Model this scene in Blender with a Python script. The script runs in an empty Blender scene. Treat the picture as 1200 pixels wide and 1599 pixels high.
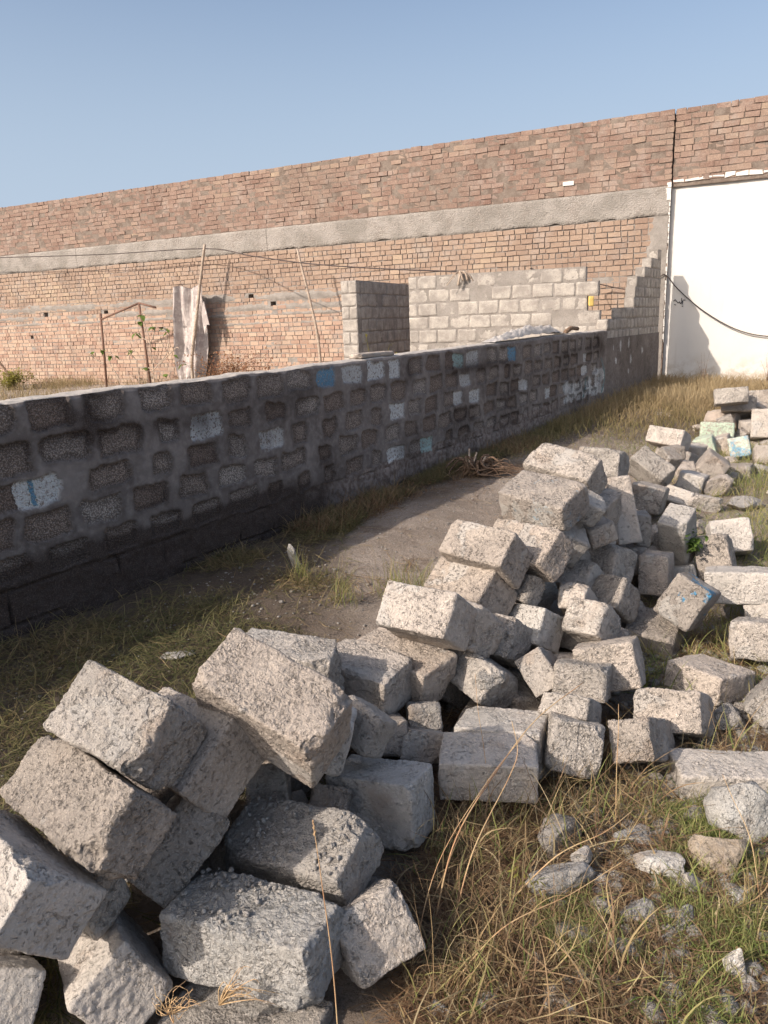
import bpy, math, random
import numpy as np
from mathutils import Vector, Matrix, Quaternion

# ---------------------------------------------------------------- camera, sky, sun
scene = bpy.context.scene
COL = scene.collection
PITCH, ROLL, CAMZ = math.radians(13.8), math.radians(2.0), 1.375
cf = np.array([0, math.cos(PITCH), -math.sin(PITCH)])
cr0 = np.array([1.0, 0, 0]); cu0 = np.array([0, math.sin(PITCH), math.cos(PITCH)])
cR = math.cos(ROLL) * cr0 - math.sin(ROLL) * cu0
cU = math.sin(ROLL) * cr0 + math.cos(ROLL) * cu0
camd = bpy.data.cameras.new("camera")
camd.sensor_fit = 'HORIZONTAL'; camd.sensor_width = 36.0; camd.lens = 36.0
camd.clip_start = 0.05; camd.clip_end = 5000
cam = bpy.data.objects.new("camera", camd)
Mx = Matrix([[cR[i], cU[i], -cf[i]] for i in range(3)]).to_4x4()
Mx.translation = Vector((0, 0, CAMZ))
cam.matrix_world = Mx
COL.objects.link(cam); scene.camera = cam

SUN_AZ = math.degrees(math.atan2(-0.83, -0.56)); SUN_EL = 33.0     # azimuth from +Y towards +X
world = bpy.data.worlds.new("World"); scene.world = world; world.use_nodes = True
wn = world.node_tree.nodes; wl = world.node_tree.links; wn.clear()
sky = wn.new('ShaderNodeTexSky'); sky.sky_type = 'NISHITA'; sky.sun_disc = False
sky.sun_elevation = math.radians(SUN_EL); sky.sun_rotation = math.radians(SUN_AZ)
sky.air_density = 1.0; sky.dust_density = 6.0; sky.ozone_density = 1.6; sky.altitude = 300
# the air near the horizon is milky: pale haze over the clear-sky colour, thinning with height
tc = wn.new('ShaderNodeTexCoord'); sx = wn.new('ShaderNodeSeparateXYZ'); mr = wn.new('ShaderNodeMapRange'); mr.interpolation_type = 'SMOOTHSTEP'
wl.new(tc.outputs['Generated'], sx.inputs[0]); wl.new(sx.outputs[2], mr.inputs[0])
mr.inputs[1].default_value = 0.06; mr.inputs[2].default_value = 0.48; mr.inputs[3].default_value = 0.92; mr.inputs[4].default_value = 0.02
mxw = wn.new('ShaderNodeMix'); mxw.data_type = 'RGBA'; wl.new(mr.outputs[0], mxw.inputs[0]); wl.new(sky.outputs[0], mxw.inputs[6]); mxw.inputs[7].default_value = (2.75, 3.35, 4.15, 1)
bg = wn.new('ShaderNodeBackground'); bg.inputs['Strength'].default_value = 0.138
wo = wn.new('ShaderNodeOutputWorld')
wl.new(mxw.outputs[2], bg.inputs[0]); wl.new(bg.outputs[0], wo.inputs[0])
sd = bpy.data.lights.new("sun", 'SUN'); sd.energy = 3.6; sd.angle = math.radians(0.7); sd.color = (1.0, 0.885, 0.775)
sun = bpy.data.objects.new("sun", sd); COL.objects.link(sun)
e, az = math.radians(SUN_EL), math.radians(SUN_AZ)
to_sun = Vector((math.sin(az) * math.cos(e), math.cos(az) * math.cos(e), math.sin(e)))
sun.rotation_euler = to_sun.to_track_quat('Z', 'Y').to_euler()
scene.view_settings.view_transform = 'Standard'; scene.view_settings.look = 'None'
scene.view_settings.exposure = 0.46; scene.view_settings.gamma = 1.0
scene.cycles.max_bounces = 5; scene.cycles.diffuse_bounces = 3

# ---------------------------------------------------------------- noise and mesh helpers
def _h(ix, iy, iz, s=0):
    h = (ix.astype(np.int64) * 374761393 + iy.astype(np.int64) * 668265263 + iz.astype(np.int64) * 2147483647 + s * 974711) & 0xFFFFFFFF
    h = ((h ^ (h >> 13)) * 1274126177) & 0xFFFFFFFF
    h = ((h ^ (h >> 16)) * 2246822519) & 0xFFFFFFFF
    return ((h ^ (h >> 15)) & 0xFFFFFF) / float(0xFFFFFF)
def vnoise(P, s=0):
    i = np.floor(P); f = P - i; f = f * f * f * (f * (f * 6 - 15) + 10); i = i.astype(np.int64); r = 0
    for dx in (0, 1):
        for dy in (0, 1):
            for dz in (0, 1):
                w = (f[:, 0] if dx else 1 - f[:, 0]) * (f[:, 1] if dy else 1 - f[:, 1]) * (f[:, 2] if dz else 1 - f[:, 2])
                r = r + w * _h(i[:, 0] + dx, i[:, 1] + dy, i[:, 2] + dz, s)
    return r * 2 - 1
def fbm(P, s=0, o=4, g=0.5):
    a, t, r = 1.0, 0.0, 0
    for k in range(o):
        r = r + a * vnoise(P * (2.03 ** k) + k * 7.31, s + k); t += a; a *= g
    return r / t
def worley(P, s=0):
    i = np.floor(P).astype(np.int64); best = np.full(len(P), 9.0)
    for dx in (-1, 0, 1):
        for dy in (-1, 0, 1):
            for dz in (-1, 0, 1):
                c = i + np.array([dx, dy, dz])
                q = c + np.stack([_h(c[:, 0], c[:, 1], c[:, 2], s + 11), _h(c[:, 0], c[:, 1], c[:, 2], s + 12), _h(c[:, 0], c[:, 1], c[:, 2], s + 13)], 1)
                best = np.minimum(best, ((q - P) ** 2).sum(1))
    return np.sqrt(best)
def P3(x, y, z=0.0):
    x = np.asarray(x, float); return np.stack([x, np.broadcast_to(y, x.shape), np.broadcast_to(z, x.shape)], -1).reshape(-1, 3)
def sstep(a, b, x):
    t = np.clip((x - a) / (b - a), 0, 1); return t * t * (3 - 2 * t)

def mesh(name, V, F, mat=None, smooth=True, attrs=None, fattrs=None):
    """V (n,3), F (m,k) array of quads/tris with k fixed, or a list of such arrays"""
    me = bpy.data.meshes.new(name)
    Fs = F if isinstance(F, list) else [F]
    Fs = [np.asarray(f, np.int32) for f in Fs if len(f)]
    V = np.asarray(V, np.float32)
    me.vertices.add(len(V)); me.vertices.foreach_set('co', V.ravel())
    nl = sum(f.size for f in Fs); npoly = sum(len(f) for f in Fs)
    me.loops.add(nl); me.polygons.add(npoly)
    me.loops.foreach_set('vertex_index', np.concatenate([f.ravel() for f in Fs]))
    tot = np.concatenate([np.full(len(f), f.shape[1], np.int32) for f in Fs])
    st = np.concatenate([[0], np.cumsum(tot)[:-1]]).astype(np.int32)
    me.polygons.foreach_set('loop_start', st); me.polygons.foreach_set('loop_total', tot)
    me.polygons.foreach_set('use_smooth', np.full(npoly, bool(smooth)))
    me.update(calc_edges=True); me.validate()
    for k, a in (attrs or {}).items():
        at = me.attributes.new(k, 'FLOAT', 'POINT'); at.data.foreach_set('value', np.asarray(a, np.float32))
    for k, a in (fattrs or {}).items():
        at = me.attributes.new(k, 'FLOAT', 'FACE'); at.data.foreach_set('value', np.asarray(a, np.float32))
    if mat: me.materials.append(mat)
    return me
def obj(name, me, parent=None, label=None, cat=None, group=None, kind=None, loc=None):
    o = bpy.data.objects.new(name, me); COL.objects.link(o)
    if parent is not None: o.parent = parent
    if loc is not None: o.location = loc
    if label: o['label'] = label
    if cat: o['category'] = cat
    if group: o['group'] = group
    if kind: o['kind'] = kind
    return o
def recenter(V):
    """origin at the base centre"""
    V = np.asarray(V, float); c = np.array([(V[:, 0].min() + V[:, 0].max()) / 2, (V[:, 1].min() + V[:, 1].max()) / 2, V[:, 2].min()])
    return V - c, c
def thing_mesh(name, V, F, mat, label, cat, group=None, smooth=True, **k):
    V, c = recenter(V)
    return obj(name, mesh(name, V, F, mat, smooth, **k), None, label, cat, group, None, c)
def grid_faces(n, m, off=0, close=False):
    i = np.arange(n - 1)[:, None]; j = np.arange(m if close else m - 1)[None, :]
    j2 = (j + 1) % m
    a = i * m + j; b = i * m + j2; c = (i + 1) * m + j2; d = (i + 1) * m + j
    return np.stack([a, b, c, d], -1).reshape(-1, 4) + off
def tube(pts, rad, n=6, noise=0.0, seed=0):
    """closed tapered tube along pts; returns V, [quads, tris]"""
    pts = np.asarray(pts, float); rad = np.broadcast_to(np.asarray(rad, float), (len(pts),))
    t = np.gradient(pts, axis=0); t /= np.linalg.norm(t, axis=1)[:, None] + 1e-12
    up = np.array([0, 0, 1.0]) if abs(t[:, 2]).mean() < .8 else np.array([1.0, 0, 0])
    a = np.cross(t, up); a /= np.linalg.norm(a, axis=1)[:, None] + 1e-9; b = np.cross(t, a)
    th = np.linspace(0, 2 * np.pi, n, endpoint=False)
    V = (pts[:, None] + rad[:, None, None] * (np.cos(th)[None, :, None] * a[:, None] + np.sin(th)[None, :, None] * b[:, None])).reshape(-1, 3)
    if noise: V = V + (noise * np.stack([vnoise(V * 40, seed), vnoise(V * 40, seed + 1), vnoise(V * 40, seed + 2)], 1))
    F = grid_faces(len(pts), n, 0, True)
    k = len(V); V = np.concatenate([V, pts[:1], pts[-1:]])
    j = np.arange(n); T = np.concatenate([np.stack([np.full(n, k), (j + 1) % n, j], 1), np.stack([np.full(n, k + 1), (len(pts) - 1) * n + j, (len(pts) - 1) * n + (j + 1) % n], 1)])
    return V, [F, T]
def merge(parts):
    Vs, Qs, Ts, o = [], [], [], 0
    for V, Fs in parts:
        for f in (Fs if isinstance(Fs, list) else [Fs]):
            if len(f) == 0: continue
            (Qs if f.shape[1] == 4 else Ts).append(f + o)
        Vs.append(V); o += len(V)
    return np.concatenate(Vs), [x for x in ((np.concatenate(Qs) if Qs else np.zeros((0, 4), int)), (np.concatenate(Ts) if Ts else np.zeros((0, 3), int))) if len(x)]
def spline(pts, n):
    """Catmull-Rom through pts"""
    p = np.asarray(pts, float); p = np.concatenate([2 * p[:1] - p[1:2], p, 2 * p[-1:] - p[-2:-1]])
    out = []
    for i in range(1, len(p) - 2):
        for t in np.linspace(0, 1, n, endpoint=False):
            out.append(.5 * ((2 * p[i]) + (-p[i - 1] + p[i + 1]) * t + (2 * p[i - 1] - 5 * p[i] + 4 * p[i + 1] - p[i + 2]) * t * t + (-p[i - 1] + 3 * p[i] - 3 * p[i + 1] + p[i + 2]) * t ** 3))
    out.append(p[-2]); return np.array(out)

# ---------------------------------------------------------------- materials
class NT:
    def __init__(s, name, rough=0.95):
        s.m = bpy.data.materials.new(name); s.m.use_nodes = True; s.t = s.m.node_tree; s.t.nodes.clear()
        s.out = s.n('ShaderNodeOutputMaterial'); s.b = s.n('ShaderNodeBsdfPrincipled'); s.b.inputs['Roughness'].default_value = rough
        s.b.inputs['Specular IOR Level'].default_value = 0.25
        s.l(s.b.outputs[0], s.out.inputs[0]); s.co = s.n('ShaderNodeTexCoord').outputs['Object']
    def n(s, t): return s.t.nodes.new(t)
    def l(s, a, b): s.t.links.new(a, b)
    def _in(s, sock, v):
        if isinstance(v, (int, float)): sock.default_value = v
        elif isinstance(v, tuple): sock.default_value = v if len(v) == 4 or sock.type == 'VECTOR' else v + (1,)
        else: s.l(v, sock)
    def noise(s, scale, detail=4, rough=.55, vec=None, dist=0.0):
        n = s.n('ShaderNodeTexNoise'); n.inputs['Scale'].default_value = scale; n.inputs['Detail'].default_value = detail
        n.inputs['Roughness'].default_value = rough; n.inputs['Distortion'].default_value = dist
        s.l(vec if vec is not None else s.co, n.inputs['Vector']); return n.outputs[0]
    def voro(s, scale, feat='F1', vec=None):
        n = s.n('ShaderNodeTexVoronoi'); n.feature = feat; n.inputs['Scale'].default_value = scale
        s.l(vec if vec is not None else s.co, n.inputs['Vector']); return n
    def ramp(s, x, a, b, lo=0.0, hi=1.0):
        n = s.n('ShaderNodeMapRange'); n.interpolation_type = 'SMOOTHSTEP'
        s._in(n.inputs[0], x); n.inputs[1].default_value = a; n.inputs[2].default_value = b; n.inputs[3].default_value = lo; n.inputs[4].default_value = hi
        return n.outputs[0]
    def math(s, op, a, b=0.0):
        n = s.n('ShaderNodeMath'); n.operation = op; s._in(n.inputs[0], a); s._in(n.inputs[1], b); return n.outputs[0]
    def mix(s, f, a, b, mode='MIX'):
        n = s.n('ShaderNodeMix'); n.data_type = 'RGBA'; n.blend_type = mode; s._in(n.inputs[0], f); s._in(n.inputs[6], a); s._in(n.inputs[7], b); return n.outputs[2]
    def attr(s, name):
        n = s.n('ShaderNodeAttribute'); n.attribute_name = name; return n.outputs['Fac']
    def crmp(s, x, stops):
        n = s.n('ShaderNodeValToRGB'); s._in(n.inputs[0], x); e = n.color_ramp.elements
        while len(e) < len(stops): e.new(0.5)
        for k, (p, c) in enumerate(stops): e[k].position = p; e[k].color = c + (1,)
        return n.outputs[0]
    def orand(s): return s.n('ShaderNodeObjectInfo').outputs['Random']
    def sep(s, i):
        n = s.n('ShaderNodeSeparateXYZ'); s.l(s.co, n.inputs[0]); return n.outputs[i]
    def bump(s, h, dist=0.01, strength=1.0, prev=None):
        n = s.n('ShaderNodeBump'); n.inputs['Strength'].default_value = strength; n.inputs['Distance'].default_value = dist
        s._in(n.inputs['Height'], h)
        if prev is not None: s.l(prev, n.inputs['Normal'])
        return n.outputs[0]
    def done(s, col, nrm=None):
        s._in(s.b.inputs['Base Color'], col)
        if nrm is not None: s.l(nrm, s.b.inputs['Normal'])
        return s.m

def mat_concrete(name, a=(.50, .445, .39), b=(.38, .34, .30), pit=.5, agg=0.006, mark=None):
    t = NT(name); r = t.orand()
    off = t.n('ShaderNodeVectorMath'); off.operation = 'ADD'; t.l(t.co, off.inputs[0])
    cb = t.n('ShaderNodeCombineXYZ'); t._in(cb.inputs[0], t.math('MULTIPLY', r, 37.0)); t._in(cb.inputs[1], t.math('MULTIPLY', r, 91.0)); t.l(cb.outputs[0], off.inputs[1])
    v = off.outputs[0]
    wob = t.n('ShaderNodeTexNoise'); wob.inputs['Scale'].default_value = 70; wob.inputs['Detail'].default_value = 2; t.l(v, wob.inputs['Vector'])
    wv = t.n('ShaderNodeVectorMath'); wv.operation = 'MULTIPLY_ADD'; t.l(wob.outputs['Color'], wv.inputs[0]); wv.inputs[1].default_value = (.014, .014, .014); t.l(v, wv.inputs[2]); w = wv.outputs[0]
    big = t.noise(7, 5, .6, v); med = t.noise(42, 5, .7, v); fine = t.noise(210, 4, .75, v)
    col = t.mix(t.ramp(big, .35, .68), b, a)
    col = t.mix(t.ramp(med, .3, .7, .0, .3), col, (.58, .525, .465))
    tone = t.ramp(r, 0, 1, .80, 1.10)
    r2 = t.math('FRACT', t.math('MULTIPLY', r, 7.31)); col = t.mix(1.0, col, t.crmp(r2, [(0, (1.0, .96, .92)), (.35, (.99, .98, .97)), (.65, (.96, .98, .99)), (1, (1.0, .94, .89))]), 'MULTIPLY')
    va = t.voro(130, 'F1', w); vb = t.voro(62, 'F1', w)
    zone = t.ramp(t.noise(11, 4, .65, v), .38, .62)
    gaps = t.math('MULTIPLY', t.math('MAXIMUM', t.ramp(va.outputs['Distance'], .36, .58), t.ramp(vb.outputs['Distance'], .46, .62)), t.ramp(fine, .38, .54))
    cav = t.math('MULTIPLY', t.ramp(t.noise(80, 4, .7, w), .56, .66), t.ramp(zone, 0, 1, .35, 1))
    col = t.mix(t.math('MULTIPLY', t.math('MAXIMUM', t.math('MULTIPLY', gaps, t.ramp(zone, 0, 1, .45, 1)), cav), min(1.0, pit * 1.1)), col, (.24, .215, .19))
    speck = t.ramp(fine, .34, .66, .88, 1.16)
    mul = t.n('ShaderNodeVectorMath'); mul.operation = 'SCALE'; t.l(col, mul.inputs[0]); t._in(mul.inputs[3], t.math('MULTIPLY', tone, speck))
    col = mul.outputs[0]
    col = t.mix(t.ramp(t.noise(4.5, 5, .65, v), .56, .68, 0, .5), col, (.34, .26, .20))        # clinging soil
    crust = t.ramp(t.noise(5.5, 3, .5, wv.outputs[0]), .60, .63); col = t.mix(t.math('MULTIPLY', crust, .5), col, (.50, .475, .44))   # old mortar crust
    if mark is not None: col = mark(t, col, v)
    grain = t.math('ADD', t.math('MULTIPLY', va.outputs['Distance'], -1.0), t.math('MULTIPLY', vb.outputs['Distance'], -.9))
    grain = t.math('MULTIPLY', grain, t.math('MULTIPLY', t.ramp(zone, 0, 1, .35, 1.0), t.ramp(crust, 0, 1, 1, .25)))
    h = t.math('SUBTRACT', t.math('ADD', grain, t.math('MULTIPLY', fine, .9)), t.math('MULTIPLY', cav, 1.8))
    n1 = t.bump(med, .014, .6); n2 = t.bump(h, agg, 1.0, n1)
    return t.done(col, n2)
def mk_paint(cols, thr=(.45, .55), scale=9, axis=None, stripe=None):
    def f(t, col, v):
        m = t.ramp(t.noise(scale, 4, .65, v), *thr)
        c = cols[0]
        if len(cols) > 1: c = t.mix(t.ramp(t.noise(scale * .7, 2, .5, v), .48, .54), cols[0], cols[1])
        wear = t.math('MULTIPLY', t.ramp(t.noise(45, 5, .75, v), .40, .52), t.ramp(t.noise(12, 4, .7, v), .34, .48))
        return t.mix(t.math('MULTIPLY', t.math('MULTIPLY', m, wear), .85), col, c)
    return f
M = {}
M['rough'] = mat_concrete('concrete_rough', (.60, .535, .475), (.46, .415, .37), .6, .008)
M['smooth'] = mat_concrete('concrete_smooth', (.55, .505, .46), (.44, .41, .375), .3, .0035)
M['pink'] = mat_concrete('concrete_pinkish', (.60, .53, .465), (.49, .43, .38), .4, .006)
M['crumb'] = mat_concrete('concrete_crumbly', (.54, .515, .48), (.40, .39, .375), .4, .009)
M['bluefaint'] = mat_concrete('concrete_faint_paint', (.52, .45, .39), (.38, .33, .29), .5, .006, mk_paint([(.30, .40, .47)], (.60, .68), 11))
M['blue'] = mat_concrete('concrete_blue_paint', (.48, .44, .40), (.36, .33, .30), .5, .007, mk_paint([(.05, .28, .50)], (.55, .58), 8))
M['green'] = mat_concrete('concrete_green_paint', (.5, .45, .38), (.4, .36, .3), .3, .004, mk_paint([(.48, .60, .46)], (.2, .3), 6))
M['stripe'] = M['green']
M['bluegreen'] = mat_concrete('concrete_two_paints', (.5, .46, .40), (.4, .36, .3), .3, .004, mk_paint([(.50, .62, .52), (.16, .36, .50)], (.2, .3), 6))
M['stone'] = mat_concrete('grey_stone', (.40, .39, .375), (.27, .27, .265), .25, .004)
M['tanstone'] = mat_concrete('tan_stone', (.46, .36, .26), (.34, .27, .2), .1, .002)
M['whitestone'] = mat_concrete('white_stone', (.66, .65, .62), (.40, .39, .37), .3, .005)

# ---------------------------------------------------------------- layout of the place
WA = math.radians(32.3)
WD = np.array([math.sin(WA), math.cos(WA)]); WN = np.array([math.cos(WA), -math.sin(WA)]); WP = np.array([-0.7917, 4.7917])   # low block wall: line, its normal towards the heap
BP = np.array([5.1725, 14.226]); BD = np.array([-0.88822, 0.45942]); BN = np.array([-0.45942, -0.88822])                     # brick wall: foot at the corner, direction to the left, normal towards the camera
def ground_z(x, y, fine=True):
    x = np.asarray(x, float); y = np.asarray(y, float)
    d = (x - WP[0]) * WN[0] + (y - WP[1]) * WN[1]; s = (x - WP[0]) * WD[0] + (y - WP[1]) * WD[1]
    zw = np.clip(.04 + .011 * s, -.02, .15)
    base = -.12 + .10 * sstep(3.2, 6.5, y) + .12 * sstep(7.5, 12.5, y)
    t = sstep(.5, 1.7, d)
    z = zw * (1 - t) + base * t
    z = np.where(d < -.1, .05 + .0 * s, z)
    far = sstep(25, 60, np.hypot(x, y))
    if fine:
        P = P3(x.ravel(), y.ravel())
        z = z + ((fbm(P * 1.3, 5, 3) * .025 + fbm(P * 7, 6, 3) * .008) * (1 - far.ravel())).reshape(z.shape)
    return z * (1 - far) + 0 * far
def wall_pt(s, z, off=0.0):
    return np.array([WP[0] + WD[0] * s + WN[0] * off, WP[1] + WD[1] * s + WN[1] * off, z])
def brick_pt(s, z, off=0.0):
    return np.array([BP[0] + BD[0] * s + BN[0] * off, BP[1] + BD[1] * s + BN[1] * off, z])

# --- ground
def axis_pts(lo, hi, step, far):
    a = list(np.arange(lo, hi, step)); g = step; x = lo; left = []
    while x > -far: g *= 1.09; x -= g; left.append(x)
    g = step; x = a[-1]; right = []
    while x < far: g *= 1.09; x += g; right.append(x)
    return np.array(left[::-1] + a + right)
gx = axis_pts(-3.2, 4.2, .022, 1500); gy = axis_pts(.6, 9.0, .022, 1500)
GX, GY = np.meshgrid(gx, gy, indexing='ij')
GZ = ground_z(GX, GY)
pp = P3(GX.ravel(), GY.ravel())
near = (np.hypot(GX, GY) < 14).ravel()
GZf = GZ.ravel().copy(); GZf[near] += fbm(pp[near] * 32, 9, 2) * .0035
t = NT('soil')
big = t.noise(.9, 5, .6); med = t.noise(6, 5, .65); fine = t.noise(90, 6, .8); vor = t.voro(55)
col = t.mix(t.ramp(big, .35, .65), (.30, .245, .20), (.42, .355, .30))
col = t.mix(t.ramp(med, .45, .68, 0, .8), col, (.44, .375, .32))
col = t.mix(t.ramp(t.noise(3.2, 4, .7), .56, .68, 0, .65), col, (.15, .10, .065))
col = t.mix(t.ramp(fine, .42, .62, 0, .65), col, (.16, .12, .09)); col = t.mix(t.ramp(t.noise(260, 3, .7), .56, .66, 0, .7), col, (.50, .44, .38))
col = t.mix(t.math('MULTIPLY', t.ramp(vor.outputs['Distance'], .26, .12), t.ramp(t.noise(14, 3, .6), .5, .62)), col, (.46, .42, .37))
col = t.mix(t.math('MULTIPLY', t.attr('litter_shade'), .85), col, t.mix(t.ramp(fine, .4, .65), (.055, .038, .026), (.15, .11, .075)))
M['soil'] = t.done(col, t.bump(fine, .016, 1.0, t.bump(med, .05, .6, t.bump(t.ramp(vor.outputs['Distance'], .3, .1), .006, .6))))
gxr, gyr = GX.ravel(), GY.ravel(); dw = (gxr - WP[0]) * WN[0] + (gyr - WP[1]) * WN[1]; sw = (gxr - WP[0]) * WD[0] + (gyr - WP[1]) * WD[1]
dark_w = np.exp(-((gxr - .36) / .38) ** 2 - ((gyr - 1.75) / .6) ** 2) * 1.3 + .7 * np.exp(-((gxr - .9) / .5) ** 2 - ((gyr - 1.5) / .4) ** 2)  # dark organic soil, with the shadow gaps under the front grass painted in
wd_ = np.interp(sw, [-6, -1.6, -.6, .3, 1.2, 2.5, 6.5, 12], [2.2, 1.9, 1.1, .5, .35, .35, .7, 1.5]); dark_w = np.maximum(dark_w, sstep(wd_ * 1.1, wd_ * .5, dw) * (dw > -.05))
dark_w = np.maximum(dark_w, .8 * sstep(7.5, 9, gyr) * (dw > -.05)); litter_shade = np.zeros(len(gxr)); litter_shade[near] = np.clip(dark_w[near] + .5 * fbm(pp[near] * 3, 15, 4), 0, 1)
obj('ground', mesh('ground', np.stack([gxr, gyr, GZf], 1), grid_faces(len(gx), len(gy)), M['soil'], attrs=dict(litter_shade=litter_shade)), kind='structure')

# ---------------------------------------------------------------- low block wall with smeared mortar
H0 = 1.085
def wall_top(s): return np.interp(s, [-6, -1.5, 0, 1.5, 3, 5, 8, 12], [1.085, 1.085, 1.095, 1.11, 1.13, 1.15, 1.17, 1.18])
S_END = 7.57
row_z = [1.008, .842, .675, .508, .335]
row_off = [0.16, 0.217, 0.155, 0.075, 0.15]
rng = np.random.default_rng(4)
PB = []      # exposed block patches: s, z, half width, half height, tone (0 dark .. 1 light), paint (0, 1 white, 2 teal, 3 blue)
white = [(-1.53, .675, 1), (-.41, .842, 1), (.16, .66, .7), (.775, 1.03, 3), (1.09, 1.03, .8), (1.43, 1.04, 1), (1.70, 1.05, 1), (1.73, .70, 1), (1.69, .35, 1), (2.21, .36, 2),
         (2.83, .68, 1), (3.18, .70, 1), (2.84, 1.03, 2), (3.14, 1.05, .8), (2.98, .84, .7), (4.12, 1.07, 3), (4.39, 1.06, 2), (4.43, .71, 1), (5.22, .53, 1), (6.57, .66, 1), (7.18, .53, 1), (6.6, .87, 1)]
for r, (z, o) in enumerate(zip(row_z, row_off)):
    for k in range(-17, 24):
        s = o + .3125 * k + rng.uniform(-.022, .022)
        if s > 7.3: continue
        pnt = 0; 
        for (ws, wz, wv) in white:
            if abs(wz - z) < .085 and abs(ws - s) < .157: pnt = wv; s = ws
        half = 1.0 if rng.random() > .13 else .6
        hz = rng.uniform(.052, .068); dz = 0
        if r == 0: hz = rng.uniform(.058, .072); dz = .012
        PB.append((s, z + dz + rng.uniform(-.006, .006), rng.uniform(.098, .126) * half, hz, rng.random(), pnt))
s = -5.8; cols = []
while s < S_END:
    cols.append(s); D = max(1.2, abs(np.hypot(*(WP + WD * s)))); s += max(.0042, D * .00135)
cols.append(S_END); sc = np.array(cols)
nz = 260; zz = np.linspace(-.25, 1.0, nz)            # fraction of height; last rows form the rounded arris
SS, ZF = np.meshgrid(sc, zz, indexing='ij')
TOP = wall_top(SS) + .008 * fbm(P3(SS.ravel() * 3, 1.0), 3, 3).reshape(SS.shape)
ZZ = np.where(ZF < 0, ZF * 1.0, ZF * TOP)
sv, zv = SS.ravel(), ZZ.ravel()
Pn = P3(sv, zv)
warp_s = fbm(Pn * 9, 21, 5, .62) * .040; warp_z = fbm(Pn * 9, 31, 5, .62) * .030
patch = np.zeros(len(sv)); tone = np.full(len(sv), .5); paint = np.zeros(len(sv)); inside = np.full(len(sv), 9.0)
for (ps, pz, hw, hh, tn, pt) in PB:
    m = np.abs(sv - ps) < .2; idx = np.nonzero(m)[0]
    dx = np.abs(sv[idx] + warp_s[idx] - ps) - hw + .02; dz = np.abs(zv[idx] + warp_z[idx] - pz) - hh + .02
    sdf = np.hypot(np.maximum(dx, 0), np.maximum(dz, 0)) + np.minimum(np.maximum(dx, dz), 0) - .02
    better = sdf < inside[idx]; ii = idx[better]
    inside[ii] = sdf[better]; tone[ii] = tn; paint[ii] = pt
patch = sstep(.012, -.010, inside + .006 * fbm(Pn * 60, 33, 2))
plaster = sstep(6.9, 7.3, sv)             # the far part is smeared over
# two unpointed courses at the foot
foot = sstep(.27, .25, zv + warp_z * .9 - .02 * np.clip(sv, 0, 6)) * (1 - sstep(5.2, 6.0, sv))
jr = np.floor((zv + .09) / .168); js = sv / .31 + (jr % 2) * .5 + .11 * jr
fj = np.minimum(np.abs((js % 1) - .5) * .31, 1); jx = .155 - fj; jz = np.abs(((zv + .09) / .168) % 1 - .5); jz = (.5 - jz) * .168
joint = np.maximum(sstep(.012, .003, jx + .5 * np.abs(warp_s) - .002), sstep(.012, .003, jz + .5 * np.abs(warp_z) - .002)) * foot * sstep(-.05, .35, fbm(Pn * 4, 39, 3))
hgt = .007 + fbm(Pn * 5, 41, 4) * .007 + fbm(Pn * 30, 44, 3) * .0022
agg = worley(Pn * np.array([95, 95, 1]), 3)
hp = -.004 + (0.5 - agg) * .0045 + fbm(Pn * 60, 45, 2) * .002
pf = np.maximum(patch, foot)
hgt = hgt * (1 - pf) + hp * pf
hgt = hgt + foot * (.004 + .010 * fbm(Pn * 11, 47, 3)) - joint * .022
hgt -= sstep(.006, .0, np.abs(inside)) * .003 * (1 - foot)
rnd = sstep(.985, 1.0, ZF.ravel()); hgt -= rnd * .012
hgt += .004 * plaster * (1 - pf)
# a straight vertical joint in the smeared far part
hgt -= .012 * sstep(.012, .004, np.abs(sv - 6.95 - .02 * zv))
# wet stains of the wall, plus vignette darkness painted at the left foot
dn = fbm(Pn * 2.6, 51, 4)
def blob(cs, cz, rs, rz): return np.exp(-(((sv - cs) / rs) ** 2 + ((zv - cz) / rz) ** 2))
damp_shade = .9 * blob(-1.2, .97, .10, .10) + .75 * blob(-.85, .88, .55, .06) + .5 * blob(-1.75, .9, .3, .08) + .8 * blob(1.95, 1.0, .08, .16) + .45 * blob(.55, .95, .5, .05)
damp_shade += .6 * blob(3.2, .93, 1.0, .05) + .9 * blob(7.0, .98, .35, .10) + .5 * blob(6.3, .93, .8, .08) + .35 * blob(2.9, .5, .3, .2)
damp_shade += 2.2 * sstep(.40, .26, zv + .07 * dn) * sstep(.9, .0, sv) + .55 * sstep(.2, .05, zv + .1 * dn) * sstep(.3, 1.0, sv)  # left foot: moisture and vignette darkness painted together; right: darker towards the base
ring = sstep(.034, .004, inside + .022 * fbm(Pn * 7, 35, 3)) * sstep(-.036, -.014, inside + .012 * fbm(Pn * 20, 36, 3)) * (.5 + .5 * sstep(-.3, .3, fbm(Pn * 1.7, 37, 2))) * (paint == 0)
damp_shade = np.clip(damp_shade * (1 + .9 * dn) + .5 * ring + .38 * sstep(.0, .5, dn), 0, 1)
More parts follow.
